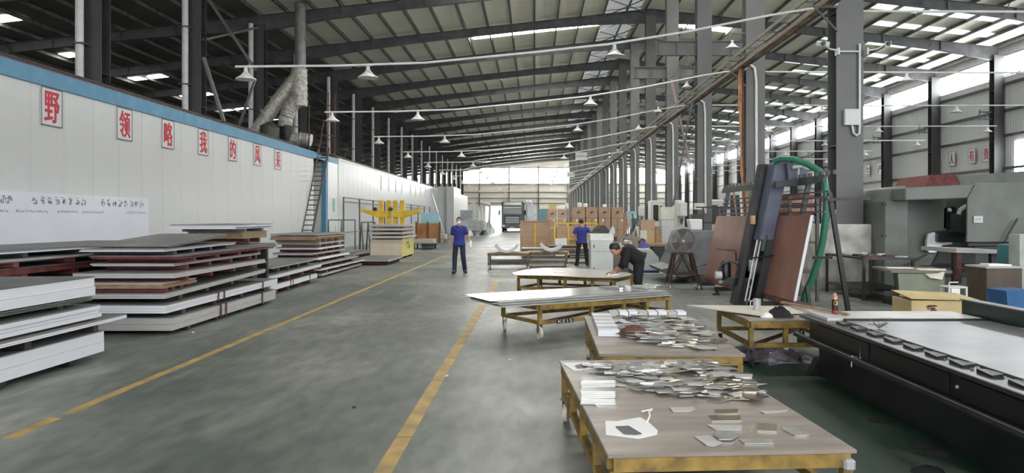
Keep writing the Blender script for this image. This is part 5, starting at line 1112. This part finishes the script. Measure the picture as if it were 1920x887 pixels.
# rack of reddish boards behind the saw
rk = thing('storage_rack', 'dark rack holding reddish boards behind the panel saw', 'rack', (5.15, 15.4, 0))
for x in (0, .55):
    for y in (-.5, .5): B(x-.03, x+.03, y-.03, y+.03, 0, 2.1).build('upright', STEEL, rk)
for z in (.6, 1.2, 1.7): B(-.03, .58, -.5, .5, z-.04, z).build('shelf', STEEL, rk)
for i in range(5):
    o = B(5.17, 5.69-.05*(i % 2), 15.0, 15.8, 1.705+.09*i, 1.785+.09*i).build('reddish_board', REDB if i % 2 == 0 else mat('reddish_lid', (0,0,0)), bevel=.004); tag(o, '%s reddish board from the bottom on the rack behind the saw' % ORD[i], 'board', 'reddish boards on the rack')
for i in range(5):
    a = P(1392+6*i, 350, 19.5); o = MB().beam((a.x, 19.5, 0), (a.x+.1*(i-2), 19.7, 2.6), .05).build('leaning_batten', (WOOD, GREYM)[i % 2]); tag(o, '%s pale batten leaning behind the left brown board' % ORD[i], 'batten', 'battens behind the left brown board')
# ================================================================== RIGHT FOREGROUND: machine bed
bd_ = thing('machine_bed', 'long black machine bed with a bright steel table top', 'machine', (2.9, 0, 0))
MB().solid([(.12,-1.2,0),(1.75,-1.2,0),(1.75,-1.2,.36),(.12,-1.2,.36)], [(.12,7.85,0),(1.75,7.85,0),(1.75,7.85,.36),(.12,7.85,.36)]).build('lower_body', BLACK, bd_)
MB().solid([(.04,7.86,0),(.3,7.86,0),(.3,7.86,.2),(.12,7.86,.16)], [(.04,8.0,0),(.3,8.0,0),(.3,8.0,.2),(.12,8.0,.16)]).build('end_foot', BLACK, bd_)
B(-.06, 1.75, -1.2, 7.95, .361, .40).build('ledge', BLACK, bd_, bevel=.006); B(-.085, -.05, -1.2, 8.05, .39, .43).build('ledge_rail', DARK, bd_, bevel=.004)
B(.02, 1.78, -1.2, 7.85, .401, .59).build('upper_beam', BLACK, bd_)
B(-.03, 1.8, -1.2, 8.02, .591, .63).build('top_flange', mat('dark_satin_flange', (.05,.052,.055), .3, .2), bd_, bevel=.006)
MB().tube([(-.035, -1.2, .628), (-.035, 8.0, .628)], .006, 6).build('edge_strip', SHEETG, bd_)
tp_ = mat('worn_steel_table', srgb(126, 126, 130), .3, .3, var=.14, scale=1.6, bump=.04, bscale=6)
B(.2, 1.62, -1.2, 7.35, .631, .645).build('table_plate', tp_, bd_, bevel=.002); B(.2, 1.62, 7.37, 7.42, .631, .66).build('cross_stop', BLACK, bd_)
B(.05, 1.6, 7.45, 8.0, .631, .66).build('end_board', mat('white_plastic_board', srgb(206, 204, 204), .35), bd_)
B(1.66, 1.8, -1.2, 7.9, .631, .80).build('side_rail', mat('very_dark_green_paint', (.015,.03,.025), .35), bd_, bevel=.008); B(1.64, 1.67, -1.2, 7.9, .795, .807).build('rail_strip', SHEETG, bd_)
m = MB()
for i in range(24):
    y = 7.2-.33*i
    if y < -.8: break
    o = MB().solid([(.06,y-.11,.0),(.15,y-.09,.0),(.15,y+.1,.0),(.07,y+.08,.0)], [(.06,y-.11,.014),(.15,y-.09,.022),(.15,y+.1,.014),(.07,y+.08,.022)]).build('clamp_pad', BLACK, bd_, loc=(0,0,.631))
rn = random.Random(4)
for i in range(150):
    y = rn.uniform(.5, 7.3); s = rn.uniform(.006, .016); m.box((rn.uniform(.07, .2), y, .633+s*.4), (s*rn.uniform(1, 2.5), s, s*.6), (0, 0, rn.uniform(0, 3)))
for i in range(60): y = rn.uniform(5.2, 7.0); s = rn.uniform(.008, .016); m.box((rn.uniform(1.5, 1.62), y, .649+s*.3), (s*2, s, s*.6), (0, 0, rn.uniform(0, 3)))
o = m.build('metal_swarf', SHEETG, bd_); o['kind'] = 'stuff'
for i in range(7): MB().lathe([(0,-.012),(.012,-.012),(.012,0),(0,0)], 8, (.02, 2.6+.5*i, .50), 'X').build('bolt', GREYM, bd_)
for i in range(6): B(.005, .02, .2+1.25*i, 1.3+1.25*i, .425, .575).build('side_cover', BLACK, bd_, bevel=.003)
MB().tube([(.012, 6.6, .59), (.008, 6.6, .41), (-.075, 6.58, .44), (-.08, 6.58, .34)], .006, 6).build('thin_pipe', GREYM, bd_)
B(.06, .12, 3.45, 3.6, .0, .2).build('anchor_bracket', SHEETG, bd_)
o = MB()
for i in range(26): a = rn.uniform(0, 6.28); o.tube([(0,0,.0), (.04*math.cos(a), .04*math.sin(a), .02+rn.uniform(0,.03)), (.09*math.cos(a+.3), .09*math.sin(a+.3), rn.uniform(.01,.09))], .0018, 4)
g = G(1648, 617, .64); o = o.build('wire_tuft', mat('olive_wire', srgb(110, 116, 96), .5, .3), loc=(g.x, g.y, .648)); tag(o, 'tangled tuft of thin wire on the edge of the black machine bed', 'wire', kind='thing')
# spray can
sc_ = G(1574, 594, .631); cn = thing('spray_can', 'small spray can with a yellow badge standing on the edge of the machine bed', 'can', (3.16, 7.78, .661))
MB().lathe([(0,0),(.03,0),(.032,.004),(.032,.035),(0,.035)], 20).build('red_base', mat('red_can_paint', srgb(160, 40, 50), .35), cn, smooth=True)
MB().lathe([(0,.035),(.032,.035),(.032,.15),(0,.15)], 20).build('can_body', mat('dark_maroon_can', srgb(40, 24, 30), .3), cn, smooth=True)
MB().lathe([(0,.15),(.032,.15),(.032,.175),(.022,.19),(0,.19)], 20).build('can_shoulder', mat('tan_can_shoulder', srgb(178, 140, 110), .3, .4), cn, smooth=True); MB().lathe([(0,.19),(.017,.19),(.017,.205),(.011,.217),(0,.218)], 16).build('cap', mat('pale_red_cap', srgb(190, 150, 140), .4), cn, smooth=True)
m = MB(); n = 14; pts = []
for i in range(n): a = 2*PI*i/n; pts.append((.024*math.cos(a), .026*math.sin(a)))
m.add([(.0328*math.sin((x)/.0328+.0), -.0334*math.cos(x/.0328), .115+z) for x, z in pts], [tuple(range(n))]); m.build('yellow_badge', mat('yellow_badge', srgb(214, 194, 96), .5), cn)
tb = text_mb('WD-40', .036, .012, .0003); tb.v = [(.0342*math.sin(x/.0342), -.0345*math.cos(x/.0342), .118+y) for x, y, z in tb.v]; tb.build('badge_lettering', BLACK, cn)
o = MB().beam((2.84, 8.5, .70), (3.24, 7.62, .675), .04, .02).build('wooden_lath', WOOD); tag(o, 'thin wooden lath lying across the far corner of the machine bed', 'lath')
o = MB().beam(P(1467, 564, 9.0), P(1500, 571, 8.3), .03, .02).build('wooden_lath', WOOD); bpy.data.objects.remove(o)
# things on the floor beside the bed
for i, (px, py, s) in enumerate(((1755, 838, .13), (1778, 852, .12), (1668, 790, .1), (1700, 772, .08), (1762, 884, .12))):
    g = G(px, py); heap('grey_rag', '%s flattened grey rag on the floor along the machine bed' % ORD[i], 'rag', (g.x-.08, g.y, 0), s, s*.6, .035, mat('dark_grey_rag', (.018,.022,.021), .9, spec=.1), 5, seed=60+i)
g = G(1487, 690); film = heap('plastic_film', 'clear crumpled plastic film on the floor under the yellow trolley', 'plastic film', (2.75, 8.9, 0), .5, .5, .10, mat('crumpled_clear_film', (.3,.28,.32), .15, .1, var=.3, scale=8), 9, seed=70, lum=.8)
for i, (px, py) in enumerate(((362, 624), (956, 676), (735, 478), (664, 765), (838, 706))):
    g = G(px, py); o = MB().box((0,0,.008), (.03,.02,.012), (0,0,i)).build('litter_scrap', WPAPER if i != 3 else DARK, loc=(g.x, g.y, 0)); tag(o, 'tiny scrap lying on the aisle floor, %s found walking round' % ORD[i], 'scrap')
# ------------------------------------------------------------------ concrete block, bench, desk, carton
cbk = B(6.62, 7.78, 17.25, 18.5, 0, 1.53); 
cbk = MB().bx(6.62, 7.12, 17.25, 18.5, 0, 1.53).bx(7.12, 7.88, 17.25, 17.53, 0, 1.53).bx(7.12, 7.88, 18.17, 18.5, 0, 1.53).build('concrete_plinth', CONC); tag(cbk, 'whitewashed peeling concrete block around the foot of the first aisle column', 'block', kind='thing')
for i, (x, h) in enumerate(((6.75, .4), (6.9, .45), (7.02, .36))): o = MB().tube([(x-.1,17.4,1.532),(x-.1,17.4,1.5+h),(x+.06,17.4,1.5+h),(x+.06,17.4,1.532)], .012, 5).build('wire_stand', GREYM); tag(o, '%s small wire frame standing on the concrete block' % ORD[i], 'frame', 'wire frames on the concrete block')
bn = thing('steel_bench', 'black steel workbench with tools along the concrete block', 'bench', (6.62, 14.9, 0))
B(0, 1.05, 0, 1.95, .83, .87).build('bench_top', DARK, bn)
for x in (.03, 1.02):
    for y in (.03, 1.92): B(x-.025, x+.025, y-.025, y+.025, 0, .83).build('leg', DARK, bn)
B(0, 1.05, .05, 1.9, .2, .23).build('lower_shelf', DARK, bn)
for i in range(9):
    rn = random.Random(i); o = B(0, rn.uniform(.1, .3), 0, rn.uniform(.05, .2), 0, rn.uniform(.02, .05)).build('small_tool', rn.choice((GREYM, SHEETG, RUST, DARK)), loc=(6.7+.1*i, 15.0+.18*((i*3) % 8), .8705), rot=(0,0,.3*(i % 3))); tag(o, '%s small tool or offcut along the black steel workbench' % ORD[i], 'tool', 'tools on the steel workbench')
dk = thing('console_desk', 'grey green console desk with papers in front of the lathe', 'desk', (6.9, 13.6, 0))
MB().solid([(-.15,.05,.1),(.62,-.05,.1),(.62,-.05,.66),(-.2,.05,.66)], [(.3,1.1,.1),(.85,1.0,.1),(.85,1.0,.66),(.2,1.1,.66)]).build('desk_body', mat('pale_grey_green', srgb(128, 136, 116), .5, var=.08), dk, bevel=.01)
MB().prism([(-.35,.0),(.72,-.12),(.95,1.05),(-.15,1.2)], .66, .71).build('desk_top', mat('desk_top', srgb(112, 104, 94), .5, var=.15), dk, bevel=.005); B(-.05, .62, .1, .95, 0, .1).build('plinth', DARK, dk)
B(-.12, -.1, .08, .1, .3, .34).build('knob', GREYM, dk)
flat('paper_sheet', 'large white paper hanging over the front edge of the console desk', [(7.1,13.75),(7.55,13.55),(7.75,13.95),(7.3,14.1)], .712, .004, mat('cream_paper', srgb(214, 210, 196), .7), 'paper')
o = MB().solid([(7.1,13.64,.713),(7.5,13.5,.716),(7.42,13.46,.55),(7.22,13.5,.58)], [(7.1,13.645,.717),(7.5,13.505,.72),(7.42,13.465,.55),(7.22,13.505,.58)]).build('hanging_paper', MATS['cream_paper']); tag(o, 'folded cream paper drooping down the front of the console desk', 'paper')
flat('paper_sheet', 'thin white papers spread on the back of the console desk', [(6.75,14.1),(7.2,14.0),(7.3,14.35),(6.85,14.45)], .712, .004, WPAPER, 'paper')
cbx = thing('cardboard_box', 'long low yellowish carton with an open flap behind the machine bed', 'box', (5.25, 10.3, 0)); cbx.rotation_euler = (0,0,-.03)
B(0, .92, 0, .6, 0, .52).build('carton', CARDL, cbx, bevel=.01); MB().solid([(-.02,-.03,.545),(.9,-.06,.525),(.9,-.06,.535),(-.02,-.03,.555)], [(.0,.62,.60),(.92,.6,.56),(.92,.6,.57),(0,.62,.61)]).build('flap', CARDL, cbx)
strokes(MB(), .2, .08, 8, lw=.02).xf(Matrix.Translation((.3, -.003, .4)) @ R_FRONT.to_4x4()).build('printed_mark', RUST, cbx)
st = thing('white_stool', 'small white tubular stool behind the yellowish carton', 'stool', tuple(P(1788, 560, 12.2)[:2])+(0,))
for x in (-.14, .14):
    for y in (-.12, .12): B(x-.015, x+.015, y-.015, y+.015, 0, .52).build('leg', GREYM, st)
B(-.16, .16, -.14, .14, .52, .55).build('seat', GREYM, st, bevel=.008); B(-.12, .02, -.15, -.14, .36, .52).build('white_card', WPAPER, st); MB().tube([(-.16,-.13,.55),(-.14,-.13,.62),(.0,-.13,.62)], .012, 6).build('grip', GREYM, st)
# ------------------------------------------------------------------ the large lathe
la = thing('lathe', 'large grey green enclosed lathe with a hood and slanted cover', 'machine', (0,0,0))
def lx(px, Y1, Y2, n, m_, bv=.02): return ext(px, Y1, Y2, n, m_, la, bv)
lx([(1657,562),(1659,378),(1670,353),(1699,348),(1704,372),(1704,562)], 16.6, 18.6, 'headstock_cover', GREEN)
lx([(1700,562),(1700,366),(1775,368),(1775,440),(1745,500),(1745,562)], 17.2, 18.6, 'inner_cover', GREEN)
lx([(1697,352),(1828,345),(1814,372),(1697,376)], 16.0, 18.4, 'hood', GREEN)
lx([(1775,368),(1830,368),(1830,560),(1745,560),(1745,500),(1775,440)], 18.0, 18.3, 'rear_panel', GREEND)
lx([(1813,454),(1814,372),(1830,342),(2010,342),(2010,454)], 16.0, 16.06, 'tailstock_cover', GREEN, .01); lx([(1905,450),(1905,346),(2010,346),(2010,450)], 16.1, 18.2, 'tailstock_body', GREEN)
lx([(1768,430),(1769,388),(1783,388),(1783,430)], 17.2, 17.5, 'inner_column', BLACK)
lx([(1760,454),(1810,454),(1812,436),(1790,432),(1760,436)], 16.8, 17.8, 'tool_turret', BLACK)
lx([(1738,452),(1741,439),(1750,435),(1757,437),(1764,446),(1787,448),(1786,458),(1768,460),(1755,474),(1742,474),(1738,466)], 16.95, 17.05, 'reflection_plate', mat('painted_reflection', (.85,.87,.9), .25, .2), .01)  # near-white plate painted to stand for a bright window reflection
MB().lathe([(0,-.06),(.03,-.06),(.05,0),(0,0)], 12, tuple(P(1780, 394, 17.2)), 'Y').build('work_lamp', mat('lamp_white', (.8,.8,.8), .3), la, smooth=True); B(*[v for a in ((P(1768,388,17.35).x, P(1790,388,17.35).x), (17.3, 17.4), (P(0,400,17.3).z, P(0,388,17.3).z)) for v in a]).build('lamp_bracket', BLACK, la)
MB().tube([P(1812,386,16.5), P(1800,394,16.5), P(1797,402,16.5)], .05, 10).build('coolant_nozzle', GREYM, la, smooth=True)
lx([(1745,562),(1745,500),(1890,500),(1890,562)], 16.8, 18.0, 'bed_base', DARK); lx([(1700,562),(1700,540),(1760,520),(1890,520),(1890,562)], 16.2, 16.8, 'chip_tray', GREEND)
for q in ([(1700,500),(1740,478),(1756,478),(1720,500)],): lx(q, 16.4, 16.6, 'slanting_way', GREEN, .005)
lx([(1826,405),(1843,405),(1843,418),(1826,418)], 15.96, 15.99, 'maker_plate', mat('plate_white', srgb(190,196,194), .5), .002)
text_mb('= =  = =', .12, .03, .001).xf(Matrix.Translation(tuple(P(1834.5, 411, 15.95))) @ R_FRONT.to_4x4()).build('plate_marks', GREYL, la)
lx([(1814,455),(2010,455),(2010,463),(1814,463)], 15.9, 16.2, 'slide_rail', BLACK)
MB().tube([P(1908,410,15.9), P(1893,435,15.9), P(1884,455,15.9)], .02, 8).build('black_hose', BLACK, la, smooth=True)
for y in (380, 440): B(P(1655,0,16.6).x-.02, P(1660,0,16.6).x, 16.55, 16.62, P(0,y+5,16.6).z, P(0,y,16.6).z).build('hinge', BLACK, la)
lt = thing('feed_table', 'dark steel table with a pale top in front of the lathe opening', 'table', (0,0,0))
ext([(1793,466),(1893,470),(1893,476),(1793,474)], 14.3, 15.6, 'table_top', SHEETE, lt); ext([(1794,474),(1803,474),(1803,532),(1794,532)], 14.35, 14.45, 'leg', RUST, lt)
for q in ((1794,1803), (1865,1877), (1884,1893)):
    a, b_ = P(q[0],500,14.4), P(q[1],500,14.4); B(a.x, b_.x, 14.5, 14.6, 0, P(0,476,14.4).z).build('leg', DARK, lt)
ext([(1803,505),(1885,505),(1885,512),(1803,512)], 14.5, 14.6, 'stretcher', DARK, lt)
# neighbours of the lathe
cart('brown cabinet between concrete block and lathe', [(1622,439),(1658,439),(1658,529.9),(1622,529.9)], 19.2, 20, mat('brown_cabinet', srgb(116, 70, 54), .5), 'brown_cabinet', 'cabinet').location.z = 0
ob_ = thing('machine_tool', 'dark machine with a red roof left of the lathe', 'machine', (0,0,0))
ext([(1604,440),(1604,376),(1656,372),(1656,440)], 21, 23, 'machine_body', GREEND, ob_); ext([(1600,376),(1600,362),(1648,354),(1662,352),(1662,374)], 20.6, 23, 'red_roof', REDB, ob_); ext([(1622,400),(1636,398),(1636,432),(1622,432)], 20.9, 21, 'door_panel', DARK, ob_); ext([(1604,560),(1604,440),(1656,440),(1656,560)], 21, 23, 'machine_base', DARK, ob_)
cart('white bottle cap on the brown cabinet', [(1641,427),(1655,427),(1655,439),(1641,439)], 19.4, 19.6, WPAPER, 'white_bottle', 'bottle')
ob2 = thing('machine_tool', 'red and grey machine behind the lathe hood', 'machine', (0,0,0))
ext([(1735,350),(1745,328),(1790,326),(1800,340),(1800,352)], 23, 25, 'red_top', REDB, ob2); ext([(1797,352),(1797,330),(2010,314),(2010,352)], 24, 26, 'grey_top', GREEN, ob2); ext([(1735,500),(1735,350),(2010,350),(2010,500)], 23.5, 26, 'machine_body', GREEND, ob2)
rc_ = thing('side_cabinet', 'brown side cabinet with white papers by the right hand end of the lathe', 'cabinet', tuple(P(1850, 560, 12.8)[:2])+(0,))
B(0, .62, 0, .6, 0, .8).build('cabinet_body', mat('grey_brown_cabinet', srgb(84, 72, 62), .55, var=.15), rc_, bevel=.01); B(-.02, .64, -.02, .62, .8, .83).build('cabinet_top', SHEETE, rc_)
flat('paper_sheet', 'white papers on the side cabinet by the lathe', [(rc_.location.x+.1, 12.9), (rc_.location.x+.5, 12.9), (rc_.location.x+.45, 13.2), (rc_.location.x+.15, 13.25)], .832, .03, WPAPER, 'paper')
cart('bright blue plastic bin at the foot of the side cabinet', [(1887,546),(1935,544),(1935,580),(1890,580)], 11.6, 12.1, mat('blue_plastic', srgb(32, 88, 140), .5), 'plastic_bin', 'bin')
cart('teal box with a red mark behind the side cabinet', [(1895,460),(1912,458),(1912,580.5),(1895,580.5)], 13.5, 13.9, mat('teal_plastic', srgb(70, 130, 136), .5), 'teal_box', 'box')
cart('pale door of a machine cabinet beyond the blue bin', [(1912,440),(1975,438),(1975,560),(1912,560)], 13.0, 13.3, mat('pale_door', srgb(160, 168, 164), .5), 'cabinet_door_leaf', 'cabinet')

# ------------------------------------------------------------------ every Empty that still sits at the origin moves to the base of its thing
for o in [x for x in COL.objects if x.type == 'EMPTY' and x.parent is None and x.location.length < 1e-6 and x.name != 'ceiling']:
    pts = [(c.location + v.co) for c in o.children if c.type == 'MESH' for v in c.data.vertices]
    if not pts: continue
    d = Vector(((min(p.x for p in pts)+max(p.x for p in pts))/2, (min(p.y for p in pts)+max(p.y for p in pts))/2, min(p.z for p in pts)))
    o.location = d
    for c in o.children: c.location = c.location - d
for o in list(COL.objects):                # single meshes modelled in place: put the origin at their base as well
    if o.type == 'MESH' and o.parent is None and o.location.length < 1e-6 and o.data.users == 1:
        vs = o.data.vertices; d = Vector(((min(v.co.x for v in vs)+max(v.co.x for v in vs))/2, (min(v.co.y for v in vs)+max(v.co.y for v in vs))/2, min(v.co.z for v in vs)))
        if o.name == 'floor': continue
        o.data.transform(Matrix.Translation(-d)); o.location = d
